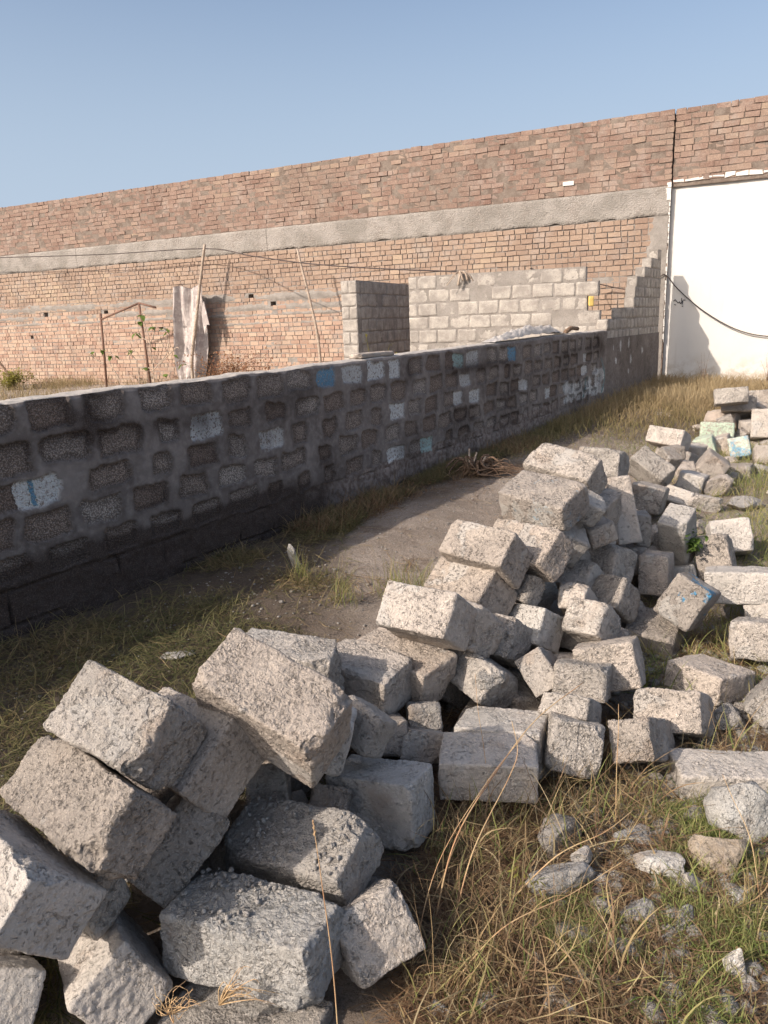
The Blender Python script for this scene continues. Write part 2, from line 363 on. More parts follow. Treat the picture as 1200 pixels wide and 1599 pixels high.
# pale old paint field with a teal stroke
fieldm = sstep(.0, .04, np.minimum.reduce([sv - 5.75 + warp_s * 3, 7.5 - sv, zv + warp_z * 2 - .30, (.56 + .14 * sstep(6.7, 7.1, sv)) - zv + warp_z * 3])) * sstep(-.55, -.2, fbm(Pn * 7, 61, 4))
tealm = np.maximum(sstep(.05, .02, np.abs(sv - 7.4 + .1 * np.sin(zv * 9)) + warp_s) * sstep(.25, .35, zv) * sstep(.85, .75, zv), sstep(.05, .02, np.abs(sv - 6.65 - .5 * (zv - .45) + warp_s * 2)) * sstep(.3, .35, zv) * sstep(.62, .56, zv))
pw = np.clip(np.maximum(np.where((paint > 0), patch, 0), fieldm * .95), 0, 1)
hue = np.where(paint >= 2, paint, 1.0); hue = np.where(tealm > .3, 2.6, hue)
pamt = np.where(paint > 0, np.where(paint < 1, paint, 1.0), 1.0) * pw
pamt = np.maximum(pamt, tealm * .6)
blue_stripe = sstep(.016, .008, np.abs(sv + 1.55 + .1 * (zv - .675))) * (np.abs(zv - .675) < .07)
hue = np.where(blue_stripe > .4, 3.0, hue)
FV = np.stack([WP[0] + WD[0] * sv + WN[0] * hgt, WP[1] + WD[1] * sv + WN[1] * hgt, zv], 1)
nf = len(FV)
# top and back
TH = .16; nb = 14
tops = []; bk = []
us = np.linspace(0, TH, nb)
for j, u in enumerate(us[1:], 1):
    zt = TOP[:, -1] + .012 * np.sin(np.pi * u / TH) * 1.0 + .006 * fbm(np.stack([sc * 12, np.full(len(sc), u * 30), 0 * sc], 1), 71, 3)
    tops.append(np.stack([WP[0] + WD[0] * sc - WN[0] * (u - .0), WP[1] + WD[1] * sc - WN[1] * u, zt], 1))
for z in (.8, .4, -.25):
    bk.append(np.stack([WP[0] + WD[0] * sc - WN[0] * TH, WP[1] + WD[1] * sc - WN[1] * TH, np.full(len(sc), z)], 1))
extra = np.stack(tops + bk, 1)      # (ns, nb-1+3, 3)
full = np.concatenate([FV.reshape(len(sc), nz, 3), extra], 1)
m = full.shape[1]
def ext(a, v=0.0): return np.concatenate([a.reshape(len(sc), nz), np.full((len(sc), m - nz), v)], 1).ravel()
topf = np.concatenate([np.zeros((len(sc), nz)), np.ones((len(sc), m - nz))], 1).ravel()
Ff = grid_faces(len(sc), m)[:, ::-1]
caps = []
t = NT('block_wall_face')
pa, to, da, pm, hu, fo, tp = (t.attr(k) for k in ('patch', 'tone', 'damp_shade', 'paint', 'hue', 'foot', 'topf'))
fine = t.noise(160, 4, .7); med = t.noise(24, 5, .65); big = t.noise(3, 4, .6)
mort = t.mix(t.ramp(big, .3, .7), (.14, .12, .11), (.235, .208, .192)); mort = t.mix(t.ramp(med, .4, .7, 0, .6), mort, (.30, .268, .248)); mort = t.mix(t.ramp(t.noise(9, 5, .7), .5, .68, 0, .45), mort, (.15, .13, .12))
blk = t.crmp(to, [(0, (.27, .20, .165)), (.35, (.36, .285, .24)), (.7, (.45, .385, .34)), (1, (.58, .52, .47))])
vr = t.voro(120); blk = t.mix(t.ramp(vr.outputs['Distance'], .25, .6, 0, .75), blk, (.07, .055, .045))
blk = t.mix(t.ramp(fine, .52, .7, 0, .55), blk, (.5, .46, .42))
col = t.mix(pa, mort, blk)
col = t.mix(t.math('MULTIPLY', fo, .9), col, t.mix(t.ramp(med, .4, .6), (.17, .13, .11), (.31, .265, .24)))
pc = t.crmp(t.math('MULTIPLY', hu, .3333), [(.33, (.64, .66, .66)), (.5, (.55, .64, .62)), (.68, (.33, .48, .47)), (.87, (.10, .26, .30)), (1.0, (.13, .30, .45))])
wear = t.ramp(t.noise(55, 4, .75), .38, .5)
col = t.mix(t.math('MULTIPLY', pm, t.math('MULTIPLY', wear, .9)), col, pc)
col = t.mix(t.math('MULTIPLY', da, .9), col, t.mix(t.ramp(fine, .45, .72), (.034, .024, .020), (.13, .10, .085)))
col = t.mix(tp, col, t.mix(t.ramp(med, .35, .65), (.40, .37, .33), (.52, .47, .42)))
hgtn = t.math('ADD', t.math('MULTIPLY', fine, .7), t.math('MULTIPLY', t.math('MULTIPLY', vr.outputs['Distance'], -1.4), pa))
M['wallface'] = t.done(col, t.bump(hgtn, .006, .9, t.bump(med, .012, .35)))
root = obj('block_wall', None, None, 'long low wall of brown blocks smeared with grey mortar, its near face shaded', 'wall', loc=(WP[0], WP[1], 0))
o = obj('wall_face', mesh('wall_face', full.reshape(-1, 3) - np.array([WP[0], WP[1], 0]), Ff, M['wallface'],
     attrs=dict(patch=ext(patch * (1 - .8 * foot)), tone=ext(tone, .5), damp_shade=ext(damp_shade), paint=ext(pamt), hue=ext(hue, 1), foot=ext(foot), topf=topf)), root)

# irregular boxes (bricks and laid blocks) as numpy batches
def boxes(C, U, Vv, W, hu, hv, hw, jit, seed, bulge=0.0):
    """C (n,3) centres; U,Vv,W unit axes (3,); half sizes arrays; returns V,F"""
    n = len(C); r = np.random.default_rng(seed)
    sg = np.array([[-1, -1, -1], [1, -1, -1], [1, 1, -1], [-1, 1, -1], [-1, -1, 1], [1, -1, 1], [1, 1, 1], [-1, 1, 1]], float)
    off = sg[None] * np.stack([hu, hv, hw], 1)[:, None] + r.normal(0, 1, (n, 8, 3)) * np.array(jit)
    V = C[:, None] + off[..., :1] * U + off[..., 1:2] * Vv + off[..., 2:] * W
    f = np.array([[4, 5, 6, 7], [1, 0, 3, 2], [0, 4, 7, 3], [5, 1, 2, 6], [3, 7, 6, 2], [0, 1, 5, 4]])
    F = (np.arange(n)[:, None, None] * 8 + f[None]).reshape(-1, 4)
    return V.reshape(-1, 3), F

# ---------------------------------------------------------------- tall brick wall
t = NT('brick')
r = t.attr('rnd'); zone = t.attr('zone'); med = t.noise(3.2, 5, .65); fine = t.noise(45, 4, .7); patchy = t.noise(.8, 4, .6)
ca = t.crmp(r, [(0, (.215, .115, .09)), (.2, (.27, .165, .13)), (.5, (.315, .21, .165)), (.75, (.35, .24, .185)), (.93, (.42, .30, .195)), (1, (.30, .26, .23))])
cb = t.crmp(r, [(0, (.27, .175, .13)), (.3, (.36, .245, .18)), (.7, (.42, .295, .215)), (1, (.47, .345, .25))])
cc = t.crmp(r, [(0, (.32, .20, .15)), (.5, (.41, .28, .21)), (1, (.46, .345, .26))])
batch = t.noise(.55, 3, .6); r = t.math('ADD', t.math('MULTIPLY', r, .55), t.ramp(batch, .3, .7, 0, .45))
ca = t.crmp(r, [(0, (.175, .105, .083)), (.25, (.215, .142, .112)), (.5, (.25, .172, .137)), (.75, (.285, .205, .16)), (.93, (.345, .265, .19)), (1, (.25, .215, .19))])
cb = t.crmp(r, [(0, (.235, .16, .122)), (.3, (.295, .21, .158)), (.7, (.345, .252, .19)), (1, (.41, .315, .225))])
col = t.mix(t.ramp(zone, .3, .7), ca, cb); col = t.mix(t.ramp(zone, 1.2, 1.8), col, cc)
col = t.mix(t.ramp(med, .48, .72, 0, .6), col, (.34, .285, .25))
col = t.mix(t.ramp(patchy, .5, .68, 0, .5), col, (.17, .125, .10)); col = t.mix(t.ramp(t.noise(1.3, 6, .75), .55, .7, 0, .5), col, (.33, .29, .255))
col = t.mix(t.ramp(fine, .45, .75, 0, .35), col, (.56, .43, .33))
M['brick'] = t.done(col, t.bump(fine, .01, .6, t.bump(med, .03, .4)))
def mortar_mat(name, a, b, bs=.01):
    t = NT(name); med = t.noise(5, 5, .65); fine = t.noise(60, 5, .75)
    c = t.mix(t.ramp(med, .35, .65), a, b); c = t.mix(t.ramp(fine, .4, .7, 0, .45), c, tuple(x * .6 for x in a))
    return t.done(c, t.bump(fine, bs, .9, t.bump(med, .03, .4)))
M['mortar_dark'] = mortar_mat('brick_mortar', (.17, .13, .105), (.25, .205, .17))
M['mortar_grey'] = mortar_mat('block_mortar', (.25, .225, .20), (.33, .30, .27))
t = NT('concrete_band'); med = t.noise(2.2, 5, .6); fine = t.noise(40, 4, .7); vr = t.voro(34)
hc = t.math('MULTIPLY', t.ramp(t.noise(1.6, 4, .65), .50, .60), t.ramp(vr.outputs['Distance'], .25, .55))
col = t.mix(t.ramp(med, .35, .65), (.24, .22, .195), (.34, .31, .28)); col = t.mix(t.ramp(fine, .45, .7, 0, .3), col, (.26, .23, .2))
col = t.mix(t.math('MULTIPLY', hc, .4), col, (.20, .17, .145)); col = t.mix(t.math('MULTIPLY', t.ramp(t.noise(1.6, 4, .65), .5, .6), t.ramp(vr.outputs['Distance'], .3, .1, 0, .6)), col, (.62, .56, .49))
M['band'] = t.done(col, t.bump(vr.outputs['Distance'], .02, .6, t.bump(fine, .012, .7)))
t = NT('whitewash', .8); med = t.noise(1.4, 5, .6); fine = t.noise(30, 4, .7)
col = t.mix(t.ramp(med, .4, .75, 0, .6), (.68, .655, .61), (.62, .595, .555)); col = t.mix(t.ramp(t.noise(2.5, 6, .75), .66, .76, 0, .35), col, (.60, .555, .50)); zz_ = t.sep(2); col = t.mix(t.math('MULTIPLY', t.ramp(zz_, .75, .05), t.ramp(t.noise(6, 6, .75), .42, .6)), col, (.45, .38, .30))
mp = t.n('ShaderNodeMapping'); t.l(t.co, mp.inputs[0]); mp.inputs['Scale'].default_value = (7, 7, .5); col = t.mix(t.ramp(t.noise(1.0, 5, .65, mp.outputs[0]), .58, .72, 0, .22), col, (.50, .47, .42))
M['white'] = t.done(col, t.bump(fine, .004, .35, t.bump(med, .03, .3)))

ROOF = BRK = None
Z_TOP, Z_BT, Z_BB = 4.74, 3.52, 3.04
W3 = np.array([BN[0], BN[1], 0]); U3 = np.array([BD[0], BD[1], 0]); V3 = np.array([0, 0, 1.0])
holes = [(15.91, 1.90), (13.7, 1.88), (9.08, 2.07), (8.47, 1.89), (11.9, 1.45), (6.1, 2.0), (16.6, 1.35)]
def brick_rows(z0, z1, pitch, s0, s1, seed, header_p, gap, jit, zone_fn, skip=None, edge_pale=False):
    r = np.random.default_rng(seed); C, hu, hv, hw, rnd, zn = [], [], [], [], [], []
    n = int(round((z1 - z0) / pitch)); pitch = (z1 - z0) / n
    for k in range(n):
        z = z0 + (k + .5) * pitch; s = s0; hdr = (k % 2 == 0) if header_p == 'alt' else False
        first = True
        while s < s1 - .02:
            L = .118 if (hdr and r.random() < .85) or (not hdr and header_p == 'alt' and r.random() < .25) or (header_p != 'alt' and r.random() < header_p) else .232
            if first and k % 2: L = .12
            first = False
            L *= r.uniform(.94, 1.06); L = min(L, s1 - s)
            if L < .05: break
            c = s + L / 2
            if not (skip and skip(c, z)):
                C.append(brick_pt(c, z + r.normal(0, jit * .35), -.05 + r.normal(0, jit * .8))); hu.append(L / 2 - gap / 2 * r.uniform(.6, 1.5)); hv.append(pitch / 2 - gap / 2 * r.uniform(.6, 1.6)); hw.append(.05)
                rnd.append(r.random()); zn.append(zone_fn(c, z, r))
            s += L
    V, F = boxes(np.array(C), U3, V3, W3, np.array(hu), np.array(hv), np.array(hw), (jit * .7, jit * .55, jit * .5), seed + 1)
    return V, F, np.repeat(rnd, 6), np.repeat(zn, 6)
def mortar_sheet(z0, z1, s0, s1, step, hfun, hole_list=()):
    ns = int((s1 - s0) / step) + 1; nz_ = int((z1 - z0) / (step * .7)) + 1
    S_, Z_ = np.meshgrid(np.linspace(s0, s1, ns), np.linspace(z0, z1, nz_), indexing='ij'); s_, z_ = S_.ravel(), Z_.ravel()
    h = hfun(s_, z_)
    V = np.stack([BP[0] + BD[0] * s_ + BN[0] * h, BP[1] + BD[1] * s_ + BN[1] * h, z_], 1)
    F = grid_faces(ns, nz_)
    for hs, hz in hole_list:
        c = V[F].mean(1); cs = (c[:, 0] - BP[0]) * BD[0] + (c[:, 1] - BP[1]) * BD[1]
        F = F[~((np.abs(cs - hs) < .075) & (np.abs(c[:, 2] - hz) < .055))]
    return V, F
rootb = obj('brick_wall', None, None, 'tall unfinished red brick wall with a grey concrete band, running across behind the low block wall', 'wall', loc=(BP[0], BP[1], 0))
B0 = np.array([BP[0], BP[1], 0])
S_L = 25.0
V, F, rn, zn = brick_rows(Z_BT + .004, Z_TOP, .095, 0.0, S_L, 11, .12, .012, .007, lambda s, z, r: 0.0 + .25 * (r.random() < .2))
obj('upper_brickwork', mesh('upper_brickwork', V - B0, F, M['brick'], False, fattrs=dict(rnd=rn, zone=zn)), rootb, 'reddish brown bricks with untidy joints above the band')
hf = lambda s, z: -.006 + .012 * fbm(P3(s * 2.5, z * 4), 81, 4) + .003 * fbm(P3(s * 20, z * 20), 82, 2)
V, F = mortar_sheet(Z_BT - .02, Z_TOP - .03, .02, S_L, .035, hf); obj('upper_mortar', mesh('upper_mortar', V - B0, F, M['mortar_dark']), rootb)
def zlow(s, z, r):
    return np.clip(1.0 + 1.0 * sstep(2.2, 1.6, z + r.normal(0, .15)), 0, 2) if s > 3.0 else 1.0
skipf = lambda s, z: any(abs(s - a) < .12 and abs(z - b) < .05 for a, b in holes)
V, F, rn, zn = brick_rows(-.1, Z_BB - .004, .0965, 0.0, S_L, 21, 'alt', .015, .004, zlow, skipf)
obj('lower_brickwork', mesh('lower_brickwork', V - B0, F, M['brick'], False, fattrs=dict(rnd=rn, zone=zn)), rootb, 'salmon and orange bricks in regular courses below the band')
def hlow(s, z):
    n = fbm(P3(s * 1.1, z * 7), 83, 4); f = fbm(P3(s * 14, z * 14), 84, 3)
    bands = np.exp(-((z - 2.06 + .02 * np.sin(s)) / .11) ** 2) + .95 * np.exp(-((z - 1.82) / .07) ** 2) + .8 * np.exp(-((z - 1.66) / .04) ** 2) + .6 * np.exp(-((z - 1.47) / .035) ** 2)
    left = sstep(4.5, 6.5, s); corner = sstep(.42 + .0 * s, .2, s + .12 * fbm(P3(0 * s, z * 3), 88, 3)) * 1.5 + .9 * np.exp(-((s - 1.3) / .5) ** 2 - ((z - 2.02) / .12) ** 2)
    low = sstep(1.9, 1.2, z) * .35 * left
    return -.020 + .027 * bands * left + .022 * corner + .016 * low + .018 * n * (.5 + .5 * left) + .005 * f
V, F = mortar_sheet(-.15, Z_BB, .02, S_L, .03, hlow, holes); 
ex = [(V, F)]
for hs, hz in holes:
    c = np.array([brick_pt(hs, hz, -.17)]); 
    vv, ff = boxes(c, U3, V3, W3, np.array([.085]), np.array([.065]), np.array([.15]), (0, 0, 0), 1)
    ex.append((vv, ff[np.array([1, 2, 3, 4, 5])]))
V, F = merge(ex)
obj('lower_mortar', mesh('lower_mortar', V - B0, F, M['mortar_grey']), rootb, 'grey mortar smeared in long bands over the lower bricks')
# concrete band: three pours with formwork joints
for a, b in ((0.0, 8.52), (8.53, 14.48), (14.49, S_L)):
    ns = int((b - a) / .03); S_, Z_ = np.meshgrid(np.linspace(a, b, ns), np.linspace(0, 1, 18), indexing='ij'); s_, zf = S_.ravel(), Z_.ravel()
    lowz = Z_BB + .035 * fbm(P3(s_ * 6, 3.0), 85, 3); z_ = lowz + (Z_BT - .003 - lowz) * zf
    h = .016 + .012 * fbm(P3(s_ * 1.5, z_ * 4), 86, 4) + .006 * fbm(P3(s_ * 22, z_ * 22), 87, 2) - .02 * (zf > .99) - .02 * (zf < .01)
    V = np.stack([BP[0] + BD[0] * s_ + BN[0] * h, BP[1] + BD[1] * s_ + BN[1] * h, z_], 1)
    obj('concrete_band', mesh('concrete_band', V - B0, grid_faces(ns, 18), M['band']), rootb)
# solid core so that the wall has its thickness
def core(s0, s1, z0, z1, o0, o1, mat, root, name):
    c = np.array([brick_pt((s0 + s1) / 2, (z0 + z1) / 2, (o0 + o1) / 2)])
    V, F = boxes(c, U3, V3, W3, np.array([(s1 - s0) / 2]), np.array([(z1 - z0) / 2]), np.array([(o1 - o0) / 2]), (0, 0, 0), 1)
    return obj(name, mesh(name, V - B0, F, mat, False), root)
core(.01, S_L, Z_BB + .02, Z_TOP - .05, -.36, -.06, M['mortar_dark'], rootb, 'wall_core')
core(.01, S_L, -.2, Z_BB + .015, -.66, -.33, M['mortar_dark'], rootb, 'wall_core')
# a single white brick
V, F = boxes(np.array([brick_pt(1.79, 3.74, .0)]), U3, V3, W3, np.array([.10]), np.array([.035]), np.array([.02]), (.003, .003, .002), 2)
obj('pale_brick', mesh('pale_brick', V - B0, F, M['white'], False), rootb, 'one single whitish brick above the band')

# ---------------------------------------------------------------- white plastered wall right of the joint
rootw = obj('plastered_wall', None, None, 'whitewashed plaster wall with bare red brick above, right of the dark vertical joint', 'wall', loc=(BP[0], BP[1], 0))
S_R = -8.5; RC = -.10
V, F, rn, zn = brick_rows(3.56, Z_TOP + .0, .095, S_R, -.012, 31, .12, .012, .007, lambda s, z, r: 0.0 + .25 * (r.random() < .2))
V = V + np.array([BN[0], BN[1], 0]) * (-.035)
obj('upper_brickwork', mesh('upper_brickwork', V - B0, F, M['brick'], False, fattrs=dict(rnd=rn, zone=zn)), rootw, 'bare red brickwork above the whitewash')
V, F = mortar_sheet(3.5, Z_TOP - .03, S_R, -.012, .035, lambda s, z: hf(s, z) - .038); obj('upper_mortar', mesh('upper_mortar', V - B0, F, M['mortar_dark']), rootw)
ns = 260; S_, Z_ = np.meshgrid(np.linspace(S_R, .0, ns), np.linspace(0, 1, 90), indexing='ij'); s_, zf = S_.ravel(), Z_.ravel()
ztop = 3.55 + .03 * fbm(P3(s_ * 9, 5.0), 91, 3); z_ = -.2 + (ztop + .2) * zf
h = RC + .008 * fbm(P3(s_ * .8, z_ * .8), 92, 3) - .01 * (zf > .985)
V = np.stack([BP[0] + BD[0] * s_ + BN[0] * h, BP[1] + BD[1] * s_ + BN[1] * h, z_], 1)
obj('plaster_face', mesh('plaster_face', V - B0, grid_faces(ns, 90), M['white']), rootw)
rr = np.random.default_rng(8); C, hu, hv, hw = [], [], [], []
s = -.02
while s > S_R:            # the splashed lowest course
    L = rr.uniform(.15, .26); C.append(brick_pt(s - L / 2, 3.60 + rr.normal(0, .006), -.045)); hu.append(L / 2 - .006); hv.append(rr.uniform(.008, .040)); hw.append(.020); s -= L
V, F = boxes(np.array(C), U3, V3, W3, np.array(hu), np.array(hv), np.array(hw), (.006, .008, .003), 3)
obj('whitewashed_course', mesh('whitewashed_course', V - B0, F, M['white'], False), rootw, 'lowest brick course splashed with whitewash')
core(S_R, -.005, -.2, Z_TOP - .05, -.42, -.12, M['mortar_dark'], rootw, 'wall_core')
# whitewash splashed onto the joint edge of the brick wall
parts = []
for k in range(60):
    z = .9 + k * .045 + rr.uniform(-.01, .01); w = rr.uniform(.004, .03) + (.05 if z > 3.3 else 0)
    parts.append(boxes(np.array([brick_pt(w / 2 - .003, z, .018 if Z_BB < z < Z_BT else .004)]), U3, V3, W3, np.array([w / 2]), np.array([rr.uniform(.015, .03)]), np.array([.008]), (.002, .004, .001), k))
V, F = merge(parts); obj('whitewash_edge', mesh('whitewash_edge', V - B0, F, M['white'], False), rootw, 'splashes of whitewash along the joint')
# small black handwriting
t = NT('black_paint', .6); M['black'] = t.done((.03, .03, .04))
def stroke(pts, rad, seed=0):
    return tube(spline(pts, 6), rad, 5)
parts = []
K = .0118 * 1.05
def wp(px, py): return brick_pt(-.12 - (px - 1049) * .0108, 1.62 - (py - 473) * .0118, RC + .012)
for st in ([(1050, 476), (1052, 474), (1054, 476), (1057, 479), (1059, 477)], [(1051, 481), (1054, 482)], [(1059, 477), (1061, 480), (1064, 476), (1063, 482)], [(1064, 475), (1068, 475)], [(1062, 472), (1062, 477)], [(1063, 484), (1065, 484)]):
    parts.append(stroke([wp(*q) for q in st], .006))
V, F = merge(parts); obj('handwriting', mesh('handwriting', V - B0, F, M['black']), rootw, 'small black handwriting painted on the shaded plaster')

# ---------------------------------------------------------------- laid block walls (hut behind, stepped end of the low wall)
def laid(name, root, base, mat, P0, U, Nn, rows, thick, seed, z_base, pitch, bl, attrs=True, smear=.0, label=None):
    """rows: list of (s0, s1) per course from the bottom; blocks with mortar core"""
    U_ = np.array([U[0], U[1], 0]); N_ = np.array([Nn[0], Nn[1], 0]); r = np.random.default_rng(seed)
    Pp, Mm = [], []
    for k, (a, b) in enumerate(rows):
        s = a; first = True
        while s < b - .03:
            L = bl * (.5 if (first and k % 2) else 1) * r.uniform(.93, 1.05); first = False; L = min(L, b - s)
            if b - s - L < .06: L = b - s
            c = P0 + U_ * (s + L / 2) - N_ * (thick / 2 + r.normal(0, .003)) + np.array([0, 0, z_base + (k + .5) * pitch + r.normal(0, .002)])
            Pp.append((c, L / 2 - r.uniform(.003, .009), pitch / 2 - r.uniform(.003, .009), thick / 2)); s += L
        c = P0 + U_ * ((a + b) / 2) - N_ * (thick / 2) + np.array([0, 0, z_base + (k + .5) * pitch])
        Mm.append(boxes(np.array([c]), U_, V3, N_, np.array([(b - a) / 2 - .008]), np.array([pitch / 2 + .001 * (k % 2)]), np.array([thick / 2 - .007 + smear]), (0, 0, 0), 1))
    # each block a small rounded displaced box
    parts = []
    for i, (c, hu_, hv_, hw_) in enumerate(Pp):
        V, F = block_shape((hu_ * 2, hv_ * 2, hw_ * 2), seed * 100 + i, .024, .012, 1.0)
        parts.append((c + V[:, :1] * U_ + V[:, 1:2] * V3 + V[:, 2:] * N_, F))
    V, F = merge(parts); obj(name, mesh(name, V - base, F, mat), root, label)
    V, F = merge(Mm); obj(name.replace('blocks', 'mortar'), mesh(name.replace('blocks', 'mortar'), V - base, F, M['mortar_grey'], False), root)

def block_shape(D, seed, step, r0=.016, wear=1.0, detail=0, chips=3):
    """a worn concrete block: rounded, chipped, displaced box mesh"""
    D = np.array(D, float); hs = D / 2; r = np.random.default_rng(seed)
    n = np.maximum(3, np.round(D / step).astype(int)); verts = []; faces = []; off = 0; keyd = []
    for ax in range(3):
        a, b = [(1, 2), (2, 0), (0, 1)][ax]
        for sg in (-1, 1):
            I, J = np.meshgrid(np.arange(n[a] + 1), np.arange(n[b] + 1), indexing='ij')
            K = np.zeros(I.shape + (3,), int); K[..., a] = I; K[..., b] = J; K[..., ax] = n[ax] if sg > 0 else 0
            f = grid_faces(n[a] + 1, n[b] + 1, off); faces.append(f if sg > 0 else f[:, ::-1]); keyd.append(K.reshape(-1, 3)); off += I.size
    K = np.concatenate(keyd); code = (K[:, 0] * 4096 + K[:, 1]) * 4096 + K[:, 2]
    u, idx, inv = np.unique(code, return_index=True, return_inverse=True)
    K = K[idx]; F = inv.reshape(-1)[np.concatenate(faces)]
    P = (K / n - .5) * D
    so = r.uniform(0, 100, 3)
    rad = r0 * (1 + 1.1 * wear * fbm(P * 14 + so, 1, 3)); rad = np.clip(rad, .003, min(hs) * .6)[:, None]
    q = np.clip(P, -(hs - rad), hs - rad); d = P - q; l = np.linalg.norm(d, axis=1)[:, None] + 1e-9
    P = q + d / l * np.minimum(rad, l * 1.0 + 0 * rad) if False else np.where(l > 1e-6, q + d / l * rad, P)
    nrm = d / l
    # slight overall warp: no block is a perfect box
    P = P * (1 + .045 * wear * (np.stack([fbm(P * 3 + so + 11 * k, 2 + k, 2) for k in range(3)], 1)))
    rough = sstep(-.3, .3, fbm(P * 5 + so, 5, 2))
    dsp = fbm(P * 14 + so, 3, 3) * .0055 * wear
    for c in range(chips):       # knocked-off corners and edges
        nn = r.choice([-1, 1], 3) * r.uniform(.35, 1, 3) ** 1.5; nn /= np.linalg.norm(nn)
        k = (np.abs(nn) * hs).sum() * r.uniform(.80, .96)
        e_ = P @ nn + .020 * fbm(P * 26 + so, 7 + c, 4, .6) - k; m_ = e_ > 0
        P[m_] -= nn * e_[m_][:, None] * .95
    if detail:
        w = worley(P * 95 + so, 4); dsp = dsp + (.45 - w) * .0040 * (.35 + .65 * rough) * min(wear, 1.3) + fbm(P * 120 + so, 8, 2) * .0016
        pw_ = P + .006 * np.stack([vnoise(P * 60 + so, 31), vnoise(P * 60 + so, 32), vnoise(P * 60 + so, 33)], 1)
        w2 = worley(pw_ * 48 + so, 6); dsp = dsp + (.4 - w2) * .0045 * rough * min(wear, 1.2)
    else:
        dsp = dsp + fbm(P * 60 + so, 8, 2) * .0022 * wear
    P = P + nrm * dsp[:, None]
    return P, F

# block hut behind: side wall in shade, sunlit back wall with a broken right end
KP = np.array([.4984, 12.4674, 0]); hd = np.array([math.sin(math.radians(66)), -math.cos(math.radians(66))]); hn = np.array([-math.cos(math.radians(66)), -math.sin(math.radians(66))])
rooth = obj('block_hut', None, None, 'roofless corner of grey block walls with one dark side, before the brick wall', 'ruin', loc=(KP[0], KP[1], 0))
t = NT('laid_block'); med = t.noise(6, 5, .65); fine = t.noise(60, 4, .7)
col = t.mix(t.ramp(med, .35, .65), (.31, .28, .25), (.47, .43, .38)); col = t.mix(t.ramp(fine, .45, .7, 0, .5), col, (.20, .175, .155)); col = t.mix(t.ramp(t.noise(1.8, 5, .7), .5, .68, 0, .6), col, (.26, .235, .21))
M['laid'] = t.done(col, t.bump(fine, .01, .8, t.bump(med, .03, .3)))
rows = [(0, 2.95)] * 6 + [(0, 2.93), (0, 2.75), (0, 2.9), (0, 2.72)]
laid('front_wall_blocks', rooth, KP, M['laid'], KP, hd, hn, rows, .15, 5, .035, .2025, .325, smear=.004, label='sunlit front wall with a broken right end')
laid('pier_blocks', rooth, KP, M['laid'], KP, hd, hn, [(-1.18, -.89)] * 10, .15, 7, .035, .2025, .29, label='narrow sunlit pier left of the doorway')
PJ = KP + np.array([hd[0], hd[1], 0]) * -.895 - np.array([hn[0], hn[1], 0]) * .155
laid('side_wall_blocks', rooth, KP, M['laid'], PJ, -hn, hd, [(0, 2.7)] * 10, .15, 6, .035, .2025, .30, label='dark inner side wall seen through the doorway')

# stepped end of the low wall, up to the brick wall
steps = [(7.57, 10.75)] * 7 + [(7.58, 10.75), (8.34, 10.75), (9.0, 10.75), (9.05, 10.75), (9.12, 10.75), (9.6, 10.72), (10.0, 10.72), (10.45, 10.7)]
W0 = np.array([WP[0], WP[1], 0])
laid('stepped_blocks', root, W0, M['laid'], W0, WD, WN, steps[6:], .16, 9, 1.01, .158, .20, label='stepped ragged end rising to the tall brick wall')
# lower smeared part of that end
ns = 160; S_, Z_ = np.meshgrid(np.linspace(S_END - .01, 10.76, ns), np.linspace(-.25, 1.06, 70), indexing='ij'); s_, z_ = S_.ravel(), Z_.ravel()
h = .012 + .012 * fbm(P3(s_ * 3, z_ * 3), 95, 4) + .003 * fbm(P3(s_ * 25, z_ * 25), 96, 2)
V = np.stack([WP[0] + WD[0] * s_ + WN[0] * h, WP[1] + WD[1] * s_ + WN[1] * h, z_], 1)
bl_ = np.zeros(len(s_)); 
for (cs, cz, rs, rz) in [(8.3, .93, .05, .10), (8.75, .95, .05, .09), (8.9, .70, .05, .08), (8.05, .72, .06, .06), (9.6, .8, .06, .06), (7.9, .92, .03, .05), (8.8, .52, .05, .05)]:
    bl_ = np.maximum(bl_, sstep(1.0, .7, np.hypot((s_ - cs) / rs, (z_ - cz) / rz) + .35 * fbm(P3(s_ * 16, z_ * 16), 97, 2)))
dd = np.clip(.25 + .5 * fbm(P3(s_ * 2, z_ * 2), 98, 3) + .4 * np.exp(-((s_ - 7.75) / .2) ** 2 - ((z_ - 1.0) / .2) ** 2), 0, .8)
one = np.ones(len(s_))
obj('smeared_end', mesh('smeared_end', V - W0, grid_faces(ns, 70)[:, ::-1], M['wallface'], attrs=dict(patch=0 * one, tone=.5 * one, damp_shade=dd, paint=bl_, hue=one, foot=0 * one, topf=0 * one)), root)
c = W0 + np.array([WD[0], WD[1], 0]) * ((S_END + 10.75) / 2) - np.array([WN[0], WN[1], 0]) * .081 + np.array([0, 0, .38])
V, F = boxes(np.array([c]), np.array([WD[0], WD[1], 0]), V3, np.array([WN[0], WN[1], 0]), np.array([(10.75 - S_END) / 2]), np.array([.63]), np.array([.078]), (0, 0, 0), 1)
obj('wall_core', mesh('wall_core', V - W0, F, M['laid'], False), root)

